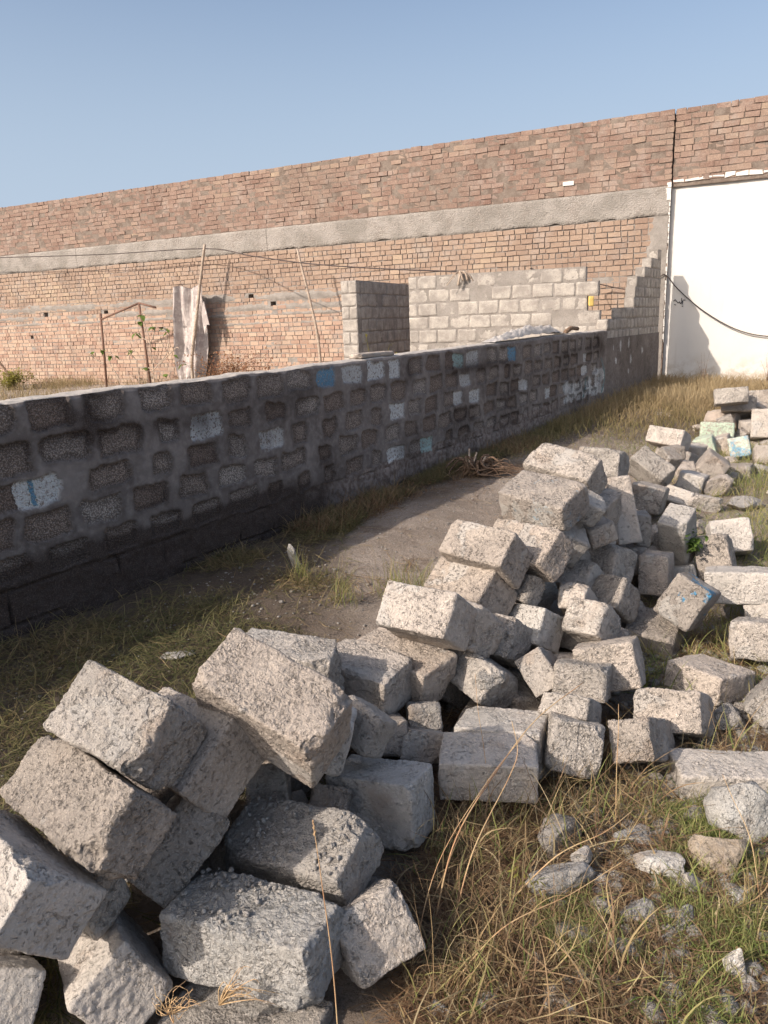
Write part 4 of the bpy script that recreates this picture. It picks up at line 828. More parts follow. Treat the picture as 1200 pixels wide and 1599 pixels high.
# hidden inner blocks that carry the heap
FILL = [
    ((4.331, 9.034, 0.152), (-0.945, -0.137, -0.284, -0.084), (0.299, 0.199, 0.144)),
    ((0.743, 3.359, -0.004), (-0.808, 0.268, 0.189, -0.490), (0.280, 0.185, 0.146)),
    ((1.074, 3.996, 0.028), (0.688, 0.109, 0.003, 0.718), (0.294, 0.188, 0.153)),
    ((0.431, 3.100, -0.047), (0.753, 0.019, -0.041, 0.657), (0.279, 0.199, 0.152)),
    ((0.748, 3.754, 0.123), (-0.959, -0.076, -0.050, -0.269), (0.274, 0.186, 0.146)),
    ((-0.564, 1.915, -0.058), (0.879, -0.112, -0.013, 0.464), (0.292, 0.191, 0.156)),
    ((1.339, 4.750, 0.259), (0.135, -0.054, -0.009, 0.989), (0.304, 0.186, 0.147)),
    ((-0.347, 2.697, -0.065), (-0.682, -0.145, -0.123, -0.706), (0.310, 0.200, 0.145)),
    ((0.833, 3.597, -0.067), (0.225, -0.048, 0.309, 0.923), (0.292, 0.185, 0.146)),
    ((3.748, 8.364, 0.023), (-0.623, 0.369, 0.136, -0.676), (0.295, 0.187, 0.146)),
    ((1.147, 5.087, 0.201), (-0.713, -0.280, -0.118, -0.631), (0.307, 0.186, 0.139)),
    ((1.597, 5.007, 0.078), (-0.819, -0.294, -0.248, -0.425), (0.273, 0.196, 0.138)),
    ((1.120, 3.585, -0.060), (0.580, -0.042, 0.016, 0.814), (0.296, 0.196, 0.137)),
    ((1.252, 4.374, 0.019), (0.198, 0.096, -0.252, 0.942), (0.301, 0.186, 0.155)),
    ((-0.401, 2.202, 0.054), (0.178, 0.190, 0.624, 0.737), (0.311, 0.185, 0.153)),
    ((4.109, 8.906, 0.024), (0.806, -0.305, -0.274, 0.426), (0.296, 0.188, 0.157)),
    ((0.915, 3.985, 0.465), (0.141, 0.013, 0.599, 0.788), (0.304, 0.200, 0.148)),
    ((-0.743, 1.833, 0.136), (-0.831, -0.199, -0.042, -0.518), (0.299, 0.204, 0.157)),
    ((1.371, 4.044, 0.038), (0.914, -0.230, 0.007, 0.334), (0.304, 0.184, 0.154)),
    ((0.662, 2.946, -0.058), (0.185, 0.002, 0.163, 0.969), (0.310, 0.201, 0.156)),
    ((0.595, 3.458, 0.191), (0.806, -0.227, 0.216, 0.501), (0.302, 0.209, 0.135)),
    ((1.408, 5.008, 0.016), (-0.672, -0.305, -0.369, -0.566), (0.307, 0.206, 0.151)),
    ((2.626, 6.547, 0.016), (-0.251, -0.235, -0.359, -0.868), (0.281, 0.203, 0.152)),
    ((4.390, 8.770, 0.240), (-0.159, -0.186, 0.170, -0.955), (0.288, 0.209, 0.154)),
    ((4.629, 8.987, 0.117), (0.601, 0.255, 0.270, 0.707), (0.285, 0.199, 0.143)),
    ((1.462, 4.681, 0.101), (0.255, -0.055, 0.013, 0.965), (0.296, 0.190, 0.143)),
    ((-0.508, 2.560, 0.074), (-0.718, -0.309, 0.003, -0.624), (0.298, 0.184, 0.140)),
    ((0.460, 3.425, -0.064), (-0.913, -0.184, 0.046, -0.361), (0.311, 0.206, 0.143)),
    ((2.124, 5.860, 0.069), (-0.822, -0.134, 0.103, -0.544), (0.271, 0.182, 0.152)),
    ((4.301, 9.277, 0.007), (0.807, -0.120, 0.466, 0.344), (0.312, 0.185, 0.140)),
    ((4.058, 8.145, 0.127), (0.777, 0.058, 0.355, 0.517), (0.314, 0.188, 0.138)),
    ((1.010, 4.403, 0.256), (0.790, -0.141, 0.220, 0.554), (0.311, 0.204, 0.140)),
    ((1.105, 4.143, 0.246), (0.930, -0.366, -0.032, 0.025), (0.272, 0.197, 0.143)),
    ((0.198, 3.272, 0.103), (0.968, -0.180, 0.013, 0.176), (0.289, 0.202, 0.143)),
    ((0.805, 3.420, 0.410), (-0.643, -0.313, -0.076, -0.695), (0.289, 0.191, 0.152)),
    ((-0.098, 2.713, -0.055), (0.544, 0.322, 0.381, 0.674), (0.299, 0.200, 0.144)),
    ((3.922, 7.814, 0.004), (0.514, -0.181, -0.096, 0.833), (0.314, 0.204, 0.145)),
    ((-0.263, 1.988, 0.258), (0.030, 0.145, 0.096, 0.984), (0.291, 0.206, 0.144)),
    ((0.791, 4.051, 0.033), (-0.049, -0.162, -0.031, -0.985), (0.298, 0.197, 0.155)),
    ((0.862, 3.767, 0.406), (-0.047, 0.123, 0.047, -0.990), (0.292, 0.182, 0.149)),
    ((-0.227, 2.397, 0.020), (-0.508, 0.422, -0.198, -0.724), (0.231, 0.175, 0.136)),
    ((0.950, 3.190, -0.057), (-0.382, -0.239, -0.493, -0.744), (0.256, 0.167, 0.137)),
    ((3.891, 8.646, 0.002), (-0.856, 0.211, -0.053, -0.468), (0.251, 0.167, 0.142)),
    ((2.743, 7.127, 0.082), (-0.909, 0.128, -0.069, -0.392), (0.262, 0.173, 0.133)),
    ((1.501, 5.135, 0.359), (0.247, 0.419, -0.007, 0.873), (0.248, 0.175, 0.138)),
    ((-0.913, 1.589, 0.027), (-0.967, -0.021, 0.138, -0.213), (0.247, 0.163, 0.132)),
    ((3.976, 9.133, 0.069), (0.776, 0.129, 0.038, 0.616), (0.235, 0.154, 0.139)),
    ((0.478, 2.755, -0.067), (0.562, 0.145, 0.087, 0.810), (0.242, 0.161, 0.133)),
    ((3.575, 8.150, 0.053), (0.140, -0.167, 0.228, 0.949), (0.163, 0.132, 0.103)),
    ((0.924, 3.419, 0.531), (-0.103, -0.231, 0.161, -0.954), (0.161, 0.134, 0.106)),
    ((0.568, 3.053, 0.273), (-0.396, 0.220, 0.415, -0.789), (0.159, 0.123, 0.099)),
    ((3.751, 7.937, 0.107), (-0.777, 0.475, 0.152, -0.384), (0.147, 0.127, 0.104)),
    ((1.002, 3.495, 0.385), (-0.646, 0.106, 0.092, -0.751), (0.165, 0.136, 0.101)),
    ((0.670, 2.606, -0.090), (0.135, -0.140, 0.239, 0.951), (0.163, 0.128, 0.106)),
    ((4.452, 9.191, 0.245), (-0.892, 0.233, 0.005, -0.387), (0.149, 0.126, 0.102)),
    ((1.218, 3.860, 0.137), (-0.746, 0.054, -0.060, -0.661), (0.156, 0.136, 0.099)),
    ((-0.716, 1.496, 0.131), (-0.212, 0.103, 0.078, -0.969), (0.159, 0.126, 0.111)),
    ((0.992, 3.700, 0.059), (-0.920, 0.120, 0.296, -0.228), (0.160, 0.128, 0.102)),
    ((0.170, 3.038, 0.138), (-0.965, -0.069, -0.249, -0.052), (0.152, 0.136, 0.111)),
    ((-0.209, 1.772, -0.067), (0.985, 0.103, -0.140, 0.015), (0.145, 0.122, 0.109)),
    ((-0.281, 2.692, 0.120), (-0.189, -0.016, -0.083, -0.978), (0.150, 0.119, 0.105)),
    ((4.165, 8.845, 0.246), (-0.118, 0.022, -0.253, -0.960), (0.155, 0.119, 0.108)),
    ((0.478, 3.236, 0.111), (-0.873, -0.021, -0.244, -0.422), (0.148, 0.135, 0.103)),
    ((1.293, 4.279, 0.143), (0.368, -0.005, -0.286, 0.885), (0.151, 0.119, 0.110)),
    ((-1.069, 1.725, 0.390), (0.606, 0.044, -0.066, 0.792), (0.157, 0.125, 0.112)),
    ((2.517, 6.270, 0.106), (0.076, -0.006, -0.201, 0.977), (0.148, 0.127, 0.103)),
    ((1.248, 4.537, 0.205), (0.876, -0.020, 0.010, 0.481), (0.146, 0.122, 0.109)),
    ((0.315, 2.599, -0.090), (-0.796, -0.178, -0.172, -0.552), (0.155, 0.125, 0.108)),
    ((1.691, 5.728, 0.098), (0.965, -0.099, 0.081, 0.229), (0.162, 0.118, 0.104)),
    ((3.331, 7.940, 0.010), (-0.137, 0.089, -0.304, -0.939), (0.155, 0.119, 0.099)),
    ((-0.085, 2.115, 0.188), (0.385, -0.090, -0.484, 0.781), (0.160, 0.127, 0.107)),
    ((1.363, 4.955, 0.255), (0.993, -0.048, -0.002, 0.108), (0.148, 0.122, 0.109)),
    ((4.066, 9.032, 0.400), (-0.910, -0.194, 0.086, -0.356), (0.154, 0.121, 0.103)),
    ((-0.322, 1.988, -0.053), (0.970, 0.165, -0.050, 0.173), (0.157, 0.130, 0.101)),
    ((1.201, 4.265, 0.376), (-0.737, 0.088, -0.070, -0.667), (0.146, 0.121, 0.111)),
    ((1.364, 4.370, 0.285), (-0.881, -0.426, 0.011, -0.207), (0.147, 0.136, 0.112)),
    ((2.500, 6.683, 0.126), (-0.900, 0.197, 0.328, -0.208), (0.157, 0.118, 0.099)),
    ((3.297, 8.214, -0.020), (0.757, -0.357, -0.240, 0.492), (0.160, 0.125, 0.100)),
    ((-0.485, 1.662, -0.062), (0.957, 0.015, -0.028, 0.289), (0.149, 0.133, 0.115)),
    ((-0.477, 2.015, 0.289), (-0.718, 0.015, -0.268, -0.642), (0.147, 0.126, 0.104)),
    ((2.540, 6.859, -0.020), (-0.951, 0.065, -0.128, -0.273), (0.154, 0.130, 0.100)),
    ((-0.360, 2.193, 0.280), (0.951, 0.007, -0.075, 0.298), (0.150, 0.133, 0.113)),
    ((1.049, 4.635, 0.344), (-0.924, 0.008, 0.043, -0.379), (0.165, 0.127, 0.104)),
    ((0.588, 3.650, -0.090), (-0.990, 0.005, 0.080, -0.118), (0.157, 0.121, 0.111)),
    ((0.773, 3.105, 0.037), (0.175, 0.089, 0.133, 0.972), (0.145, 0.132, 0.110)),
    ((-0.537, 2.021, 0.078), (0.229, 0.042, -0.016, 0.972), (0.158, 0.126, 0.108)),
    ((1.165, 4.757, 0.497), (0.904, -0.038, 0.067, 0.420), (0.156, 0.121, 0.103)),
    ((2.219, 5.858, 0.282), (0.573, 0.252, -0.098, 0.773), (0.153, 0.132, 0.114)),
    ((1.257, 5.067, 0.416), (0.229, -0.085, -0.048, 0.969), (0.153, 0.129, 0.115)),
    ((4.472, 8.724, 0.476), (-0.829, -0.033, -0.461, -0.314), (0.157, 0.117, 0.105)),
    ((1.920, 5.653, 0.046), (-0.867, -0.415, 0.086, -0.261), (0.166, 0.117, 0.104)),
    ((2.921, 7.041, 0.134), (0.478, 0.007, -0.078, 0.875), (0.153, 0.130, 0.100)),
    ((2.451, 6.379, 0.232), (0.999, 0.001, -0.036, 0.038), (0.162, 0.133, 0.112)),
    ((3.565, 7.950, -0.020), (-0.928, 0.022, -0.120, -0.352), (0.166, 0.122, 0.115)),
    ((-0.065, 2.964, -0.013), (-0.642, 0.200, -0.092, -0.734), (0.167, 0.121, 0.113)),
    ((3.691, 8.202, 0.232), (-0.140, 0.215, -0.055, -0.965), (0.157, 0.129, 0.105)),
]
for i, (c, q, D) in enumerate(FILL):
    V, F = block_shape(D, 4000 + i, .012, .012, 1.0, 0, 3)
    o = obj('concrete_block', mesh('concrete_block', V, F, M[['rough', 'smooth', 'rough'][i % 3]]), None, 'plain concrete block buried in the heap, all but hidden by the blocks over it', 'block', 'buried concrete blocks inside the heap')
    qq = Quaternion(q); qq.normalize(); o.location = c; o.rotation_mode = 'QUATERNION'; o.rotation_quaternion = qq
    OBB.append((np.array(c), np.array(qq.to_matrix()), np.array(D) / 2))


# gravel and rubble chips strewn about
r = np.random.default_rng(77); parts = []
base_shapes = CHIP
def chips(n, xf, lo, hi):
    for k in range(n):
        x, y = xf(); s = lo + (hi - lo) * r.random() ** 3
        V, F = base_shapes[r.integers(8)]; a = r.uniform(0, 6.28); Rz = np.array([[math.cos(a), -math.sin(a), 0], [math.sin(a), math.cos(a), 0], [0, 0, 1]])
        parts.append(((V * s) @ Rz.T + np.array([x, y, float(ground_z(x, y)) + s * .15]), F))
def along_path():
    s = r.uniform(-2.5, 5); d = abs(r.normal(.2, .75)) + .25; return WP[0] + WD[0] * s + WN[0] * d, WP[1] + WD[1] * s + WN[1] * d
chips(3800, along_path, .003, .020)
chips(3200, lambda: (r.uniform(.2, 1.7), r.uniform(1.25, 3.3)), .008, .065)
chips(420, lambda: (r.uniform(.5, 1.5), r.uniform(1.3, 2.6)), .03, .075)
chips(260, lambda: (r.uniform(-.8, 1.4) , r.uniform(2.2, 4.2)), .007, .04)
chips(260, lambda: (r.uniform(1.2, 4.0), r.uniform(3.2, 7.0)), .012, .07)
V, F = merge(parts); obj('gravel', mesh('gravel', V, F, M['crumb']), kind='stuff')

# ---------------------------------------------------------------- grass
def grass_mat(name, stops, trans=.35, rough=.7):
    t = NT(name, rough); c = t.attr('rnd'); tip = t.attr('tip')
    col = t.crmp(c, stops); col = t.mix(t.math('MULTIPLY', tip, .45), col, (.44, .34, .20))
    t._in(t.b.inputs['Base Color'], col); tr = t.n('ShaderNodeBsdfTranslucent'); t._in(tr.inputs['Color'], col)
    mx = t.n('ShaderNodeMixShader'); mx.inputs[0].default_value = trans; t.l(t.b.outputs[0], mx.inputs[1]); t.l(tr.outputs[0], mx.inputs[2]); t.l(mx.outputs[0], t.out.inputs[0])
    return t.m
GREEN, OLIVE, STRAW, TAN, RUST, PALE = (.085, .13, .035), (.15, .155, .05), (.36, .275, .13), (.30, .20, .10), (.16, .065, .04), (.52, .43, .26)
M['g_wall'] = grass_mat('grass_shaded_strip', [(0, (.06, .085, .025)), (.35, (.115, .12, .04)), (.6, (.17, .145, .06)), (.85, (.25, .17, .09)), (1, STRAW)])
M['g_dry'] = grass_mat('grass_dry', [(0, (.08, .10, .03)), (.14, (.14, .125, .05)), (.30, (.11, .05, .032)), (.48, (.19, .105, .06)), (.64, (.27, .175, .095)), (.84, STRAW), (1, PALE)], .25)
M['g_tan'] = grass_mat('grass_tan', [(0, (.10, .125, .035)), (.25, (.18, .165, .065)), (.5, (.26, .20, .10)), (.8, (.34, .255, .145)), (1, (.42, .34, .21))])
M['g_fresh'] = grass_mat('grass_fresh', [(0, (.09, .17, .03)), (.4, (.16, .24, .05)), (.7, (.28, .29, .09)), (1, STRAW)])
def in_blocks(P):
    hit = np.zeros(len(P), bool)
    for c, R3, h in OBB:
        rad = np.linalg.norm(h); m = (np.abs(P[:, 0] - c[0]) < rad) & (np.abs(P[:, 1] - c[1]) < rad) & (np.abs(P[:, 2] - c[2]) < rad)
        ii = np.nonzero(m)[0]
        if len(ii):
            q = (P[ii] - c) @ R3; hit[ii] |= (np.abs(q) < h + .001).all(1)
    return hit
def blades(name, xy, L, w, lean, curl, rndv, mat, seed, seg=5, zoff=0.0, up=None, flat=None):
    """ribbons: xy roots (n,2); L length; w half width; lean start angle from vertical; curl total bend"""
    r = np.random.default_rng(seed); n = len(xy); az = r.uniform(0, 2 * np.pi, n) if up is None else up
    z = ground_z(xy[:, 0], xy[:, 1]) + zoff
    P = np.zeros((n, seg + 1, 3)); P[:, 0] = np.stack([xy[:, 0], xy[:, 1], z], 1); th = lean.copy(); az2 = az.copy()
    daz = r.normal(0, .22, n)
    for k in range(seg):
        st = L / seg; P[:, k + 1, 0] = P[:, k, 0] + np.sin(th) * np.sin(az2) * st; P[:, k + 1, 1] = P[:, k, 1] + np.sin(th) * np.cos(az2) * st
        P[:, k + 1, 2] = P[:, k, 2] + np.cos(th) * st; th = th + curl / seg; az2 = az2 + daz + r.normal(0, .1, n)
    gz = ground_z(P[..., 0].ravel(), P[..., 1].ravel(), False).reshape(n, seg + 1) + .004 + .02 * r.random((n, 1))
    P[..., 2] = np.maximum(P[..., 2], gz)
    ok = ~(in_blocks(P[:, 1]) | in_blocks(P[:, seg // 2]) | in_blocks(P[:, -1]) | in_blocks(P[:, 0] + [0, 0, .02]))
    P, az, w, rndv = P[ok], az[ok], w[ok], rndv[ok]; n = len(P)
    tw = az + r.uniform(-1, 1, n) + np.pi / 2; side = np.stack([np.sin(tw), np.cos(tw), r.normal(0, .3, n)], 1)
    prof = np.interp(np.linspace(0, 1, seg + 1), [0, .3, .75, 1], [.8, 1, .6, .06])
    A = P - side[:, None] * (w[:, None] * prof)[..., None]; B_ = P + side[:, None] * (w[:, None] * prof)[..., None]
    V = np.stack([A, B_], 2).reshape(n, -1, 3); m = 2 * (seg + 1)
    f = np.stack([np.arange(seg) * 2, np.arange(seg) * 2 + 1, np.arange(seg) * 2 + 3, np.arange(seg) * 2 + 2], 1)
    F = (np.arange(n)[:, None, None] * m + f[None]).reshape(-1, 4)
    tip = np.repeat(np.linspace(0, 1, seg + 1), 2)
    return obj(name, mesh(name, V.reshape(-1, 3), F, mat, True, attrs=dict(rnd=np.repeat(rndv, m), tip=np.tile(tip, n))), kind='stuff')
def scatter(n, fn, seed, dens=None):
    r = np.random.default_rng(seed); xy = fn(r, n)
    if dens is not None:
        k = dens(xy); xy = xy[r.random(len(xy)) < k]
    return xy
def wallxy(s, d): return np.stack([WP[0] + WD[0] * s + WN[0] * d, WP[1] + WD[1] * s + WN[1] * d], 1)
def noi(xy, sc, sd): return fbm(P3(xy[:, 0] * sc, xy[:, 1] * sc), sd, 3)
# A: matted grass along the foot of the low wall
def fA(r, n):
    s = r.uniform(-4.2, 6.5, n); wdt = np.interp(s, [-4, -1.6, -.6, .3, 1.2, 2.5, 6.5], [2.0, 1.9, 1.1, .42, .24, .20, .35]); return wallxy(s, .03 + wdt * r.random(n) ** 1.25)
def dA(xy): return np.clip(.55 + 1.6 * noi(xy, 2.3, 201), 0.04, 1)
xy = scatter(120000, fA, 1, dA); n = len(xy); r = np.random.default_rng(5)
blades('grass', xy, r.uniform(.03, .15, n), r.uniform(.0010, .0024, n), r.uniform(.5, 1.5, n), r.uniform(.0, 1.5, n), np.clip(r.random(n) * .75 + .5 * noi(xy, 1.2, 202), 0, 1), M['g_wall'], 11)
# A2: rusty dry grass at the wall foot and reddish stalks on the path
def fA2(r, n): s = r.uniform(.2, 4.2, n); return wallxy(s, .05 + .35 * r.random(n) ** 1.3)
xy = scatter(7000, fA2, 31, lambda xy: np.clip(.4 + 1.8 * noi(xy, 2.6, 204), 0, 1)); n = len(xy)
blades('dry_grass', xy, r.uniform(.05, .20, n), r.uniform(.0012, .0026, n), r.uniform(.1, 1.4, n), r.uniform(.2, 1.6, n), np.clip(r.random(n) * .5 + .22, 0, 1), M['g_dry'], 32)
def fA3(r, n): s = r.uniform(-.6, 3.2, n); return wallxy(s, .35 + .75 * r.random(n))
xy = scatter(5200, fA3, 33, lambda xy: np.clip(2.4 * noi(xy, 1.9, 205) - .05, 0, 1)); n = len(xy)
blades('straw', xy, r.uniform(.05, .20, n), r.uniform(.0009, .0022, n), r.uniform(1.35, 1.57, n), r.uniform(-.1, .3, n), np.clip(r.random(n) * .5 + .25, 0, 1), M['g_dry'], 34, 5, .004)
# B: dry tangle at the right front
def fB(r, n): return np.stack([r.uniform(-.02, 1.9, n), r.uniform(1.1, 3.4, n)], 1)
def dB(xy):
    k = .42 + 2.3 * noi(xy, 4.2, 211) + .5 * noi(xy, 1.3, 213)
    k = np.where(xy[:, 0] < .55, k + .45, k - .12); k = np.where(xy[:, 1] < 1.6, k + .15, k); return np.clip(k, .04, 1)
xy = scatter(62000, fB, 2, dB); n = len(xy)
dark = sstep(.62, .30, xy[:, 0] + .12 * noi(xy, 3, 214))
rv = np.clip(r.random(n) ** 1.2 * .85 + .30 * noi(xy, 2.2, 212) + .05, 0, 1) ; rv = np.where(r.random(n) < .62 * dark + .30, r.uniform(.26, .48, n), rv)
blades('dry_grass', xy, r.uniform(.015, .07, n) * (1 + .7 * dark), .0005 + .0018 * r.random(n) ** 2.5, r.uniform(.3, 1.5, n), r.uniform(-.6, 2.2, n), rv, M['g_dry'], 12)
# dead thatch lying low
xy = scatter(26000, fB, 22, dB); n = len(xy)
blades('dry_grass', xy, r.uniform(.05, .16, n), r.uniform(.0006, .0013, n), r.uniform(1.3, 1.6, n), r.uniform(-.5, .6, n), np.clip(r.normal(.44, .1, n), .28, .75), M['g_dry'], 23, 6, .008)
# longer straws in the same tangle
cl = np.array([(.10, 0.90), (.16, 1.9), (.24, 1.95), (.33, 2.10), (.42, 2.22), (.52, 2.2), (.62, 2.25), (.70, 2.2), (.2, 1.7), (.3, 1.55), (.12, 1.5), (.45, 1.95), (.78, 2.1), (.60, 2.0), (.42, 0.90), (.88, 1.65), (.9, 2.35), (1.12, 2.35), (.15, 1.4), (.5, 1.45)])
def fC(r, n):
    k = r.integers(len(cl), size=n); return cl[k] + r.normal(0, .075, (n, 2))
xy = scatter(3800, fC, 3); n = len(xy)
blades('dry_grass', xy, r.uniform(.06, .30, n), .0005 + .0022 * r.random(n) ** 3, r.uniform(.05, 1.25, n), r.uniform(.1, 1.9, n), np.clip(r.normal(.66, .22, n), .28, 1), M['g_dry'], 13, 8)
xy = scatter(800, fC, 4); n = len(xy)
blades('grass', xy, r.uniform(.06, .22, n), r.uniform(.0012, .0024, n), r.uniform(.05, .8, n), r.uniform(.1, 1.3, n), r.random(n), M['g_fresh'], 14, 6)
def fB2(r, n): return np.stack([r.uniform(.35, 1.2, n), r.uniform(1.2, 2.1, n)], 1)
xy = scatter(26000, fB2, 24, lambda xy: np.clip(.12 + 2.5 * noi(xy, 3.1, 215), 0, 1)); n = len(xy)
blades('grass', xy, r.uniform(.03, .09, n), r.uniform(.0008, .0018, n), r.uniform(.1, 1.0, n), r.uniform(.1, 1.3, n), r.random(n) * .7, M['g_fresh'], 25, 5)
xy = scatter(4200, fB, 26, dB); n = len(xy)          # broad dead blades
blades('dry_grass', xy, r.uniform(.04, .13, n), r.uniform(.0018, .0038, n), r.uniform(.5, 1.5, n), r.uniform(-.8, 2.2, n), np.clip(r.normal(.62, .18, n), .25, 1), M['g_dry'], 27, 6)
# D: green and yellow grass between the loose blocks on the right and in front of the far heap
def fD(r, n): return np.stack([r.uniform(1.0, 4.9, n), r.uniform(2.7, 8.4, n)], 1)
def dD(xy):
    k = np.maximum.reduce([np.exp(-(((xy[:, 0] - a) / w_) ** 2 + ((xy[:, 1] - b) / h_) ** 2)) for a, b, w_, h_ in [(1.6, 3.0, .35, .28), (2.45, 4.4, .5, .6), (1.9, 3.7, .45, .3), (1.25, 2.75, .3, .2), (1.15, 3.15, .15, .2), (2.9, 5.2, .6, .35), (3.1, 6.1, .7, .6), (3.7, 7.4, .8, .8)]]); return np.clip(k * 1.3 + .5 * noi(xy, 2, 221), .03, 1)
xy = scatter(60000, fD, 5, dD); n = len(xy)
blades('grass', xy, r.uniform(.04, .19, n), r.uniform(.0011, .0024, n), r.uniform(.1, 1.2, n), r.uniform(.1, 1.5, n), np.clip(r.random(n) * .7 + .25 + .4 * noi(xy, 1.4, 222), 0, 1), M['g_fresh'], 15)
# E: tall tan grass towards the white wall
def fE(r, n): return np.stack([r.uniform(1.2, 8.5, n), r.uniform(5.2, 14.6, n)], 1)
def dE(xy):
    d = (xy[:, 0] - WP[0]) * WN[0] + (xy[:, 1] - WP[1]) * WN[1]; b = (xy[:, 0] - BP[0]) * BN[0] + (xy[:, 1] - BP[1]) * BN[1]
    s = (xy[:, 0] - WP[0]) * WD[0] + (xy[:, 1] - WP[1]) * WD[1]
    k = np.clip(.45 + 1.0 * noi(xy, .8, 231) + .7 * sstep(4.5, 7.5, s) + .4 * sstep(.8, .2, d), 0, 1) * sstep(-.02, .1, d) * (b > .02) * sstep(3.5, 6.5, s + 2.2 * (d < .5))
    return k * np.where(xy[:, 0] > 1.6 + .42 * (xy[:, 1] - 4.5) + .6, .5 + .5 * (xy[:, 1] > 8.5), 1)
xy = scatter(105000, fE, 6, dE); n = len(xy)
hgt_ = .085 + .10 * sstep(7.5, 11, xy[:, 1])
blades('grass', xy, hgt_ * r.uniform(.5, 1.5, n), .0012 + .00022 * xy[:, 1] * r.uniform(.7, 1.3, n), r.uniform(.0, .9, n), r.uniform(.1, 1.2, n), np.clip(.05 + .45 * r.random(n) + .38 * sstep(8, 10.5, xy[:, 1]) + .45 * noi(xy, .7, 232) + .15 * (xy[:, 0] > 4), 0, 1), M['g_tan'], 16, 4)
# F: sparse tufts on the sandy path and grass inside the compound
tf = np.array([(.02, 3.85), (.10, 3.95), (-.45, 4.0), (.15, 3.7), (-.22, 3.75), (.22, 3.95)])
def fF(r, n): return tf[r.integers(len(tf), size=n)] + r.normal(0, .045, (n, 2))
xy = scatter(420, fF, 7); n = len(xy)
blades('grass', xy, r.uniform(.08, .26, n), r.uniform(.0010, .0018, n), r.uniform(.0, .7, n), r.uniform(.0, .8, n), r.uniform(.3, 1, n), M['g_fresh'], 17)
def fG(r, n):
    s = r.uniform(0, 19, n); o_ = r.random(n) ** 1.5 * 4.5 + .1; return np.stack([BP[0] + BD[0] * s + BN[0] * o_, BP[1] + BD[1] * s + BN[1] * o_], 1)
xy = scatter(26000, fG, 8, lambda xy: np.clip(.35 + noi(xy, .6, 241), 0, 1) * (((xy[:, 0] - WP[0]) * WN[0] + (xy[:, 1] - WP[1]) * WN[1]) < -.4)); n = len(xy)
blades('grass', xy, r.uniform(.10, .38, n), r.uniform(.003, .006, n), r.uniform(0, .9, n), r.uniform(0, 1, n), np.clip(r.random(n) * .8 + .2, 0, 1), M['g_tan'], 18, 4)
# fallen straw on the path
def fH(r, n): return wallxy(r.uniform(-3, 4.5, n), r.uniform(.3, 1.9, n))
xy = scatter(3800, fH, 9, lambda xy: np.clip(.3 + 1.6 * noi(xy, 1.7, 251), 0, 1)); n = len(xy)
blades('straw', xy, r.uniform(.03, .14, n), r.uniform(.0006, .0014, n), r.uniform(1.45, 1.57, n), r.uniform(0, .3, n), r.uniform(.3, 1, n), M['g_dry'], 19, 4, .004)

# ---------------------------------------------------------------- single plants
t = NT('straw_stalk', .6); M['stalk'] = t.done(t.mix(t.ramp(t.noise(8, 3, .5), .35, .65), (.50, .36, .20), (.42, .24, .13)))
t = NT('dry_wood', .85); g_ = t.noise(18, 5, .65, dist=1.5); M['wood'] = t.done(t.mix(t.ramp(g_, .35, .65), (.10, .06, .04), (.25, .17, .115)), t.bump(g_, .008, .8))
t = NT('bleached_wood', .85); g_ = t.noise(14, 5, .65, dist=1.5); M['palewood'] = t.done(t.mix(t.ramp(g_, .35, .65), (.32, .25, .19), (.50, .41, .33)), t.bump(g_, .008, .8))
t = NT('rusty_iron', .8); g_ = t.noise(30, 5, .65); M['rust'] = t.done(t.mix(t.ramp(g_, .35, .65), (.13, .075, .055), (.24, .14, .10)), t.bump(g_, .004, .5))
def leaf_mat(name, a, b):
    t = NT(name, .55); c = t.mix(t.ramp(t.noise(9, 3, .6), .35, .65), a, b); t._in(t.b.inputs['Base Color'], c); tr = t.n('ShaderNodeBsdfTranslucent'); t._in(tr.inputs['Color'], c)
    mx = t.n('ShaderNodeMixShader'); mx.inputs[0].default_value = .4; t.l(t.b.outputs[0], mx.inputs[1]); t.l(tr.outputs[0], mx.inputs[2]); t.l(mx.outputs[0], t.out.inputs[0]); return t.m
M['leaf'] = leaf_mat('leaf_green', (.10, .17, .035), (.17, .24, .06)); M['leafy'] = leaf_mat('leaf_yellow', (.26, .24, .05), (.36, .33, .10)); M['rustleaf'] = leaf_mat('leaf_rust', (.30, .14, .08), (.40, .24, .13))
def stalk(pts, rad, label, head=None, mat='stalk'):
    pts = spline(pts, 7); V, F = tube(pts, np.linspace(rad, rad * .45, len(pts)), 5)
    V, c = recenter(V); o = obj('grass_stalk', None, None, label, 'grass stalk', 'tall dry stalks rising before the heap', None, c)
    obj('stem', mesh('stem', V, F, M[mat]), o)
    if head:
        e_ = pts[-1] - c; d_ = pts[-1] - pts[-3]; d_ = d_ / np.linalg.norm(d_); r = np.random.default_rng(1); P_ = []
        for k in range(26):
            p = e_ - d_ * head * r.random(); q = p + d_ * .006 + r.normal(0, .0018, 3); P_.append(tube(np.array([p, (p + q) / 2, q]), np.array([.0004, .0012, .0003]), 4))
        Vh, Fh = merge(P_); obj('seed_head', mesh('seed_head', Vh, Fh, M['stalk']), o)
gz = lambda x, y: float(ground_z(x, y))
stalk([(-.125, 1.22, gz(-.12, 1.22)), (-.13, 1.24, .15), (-.145, 1.27, .33), (-.158, 1.30, .445)], .0017, 'thin upright stalk with a small brown seed head, before the front blocks', .03)
stalk([(.09, 1.66, gz(.09, 1.66)), (.16, 1.76, .05), (.30, 1.95, .13), (.44, 2.1, .20), (.62, 2.25, .24)], .0026, 'long yellow stalk leaning far to the right over the dry grass')
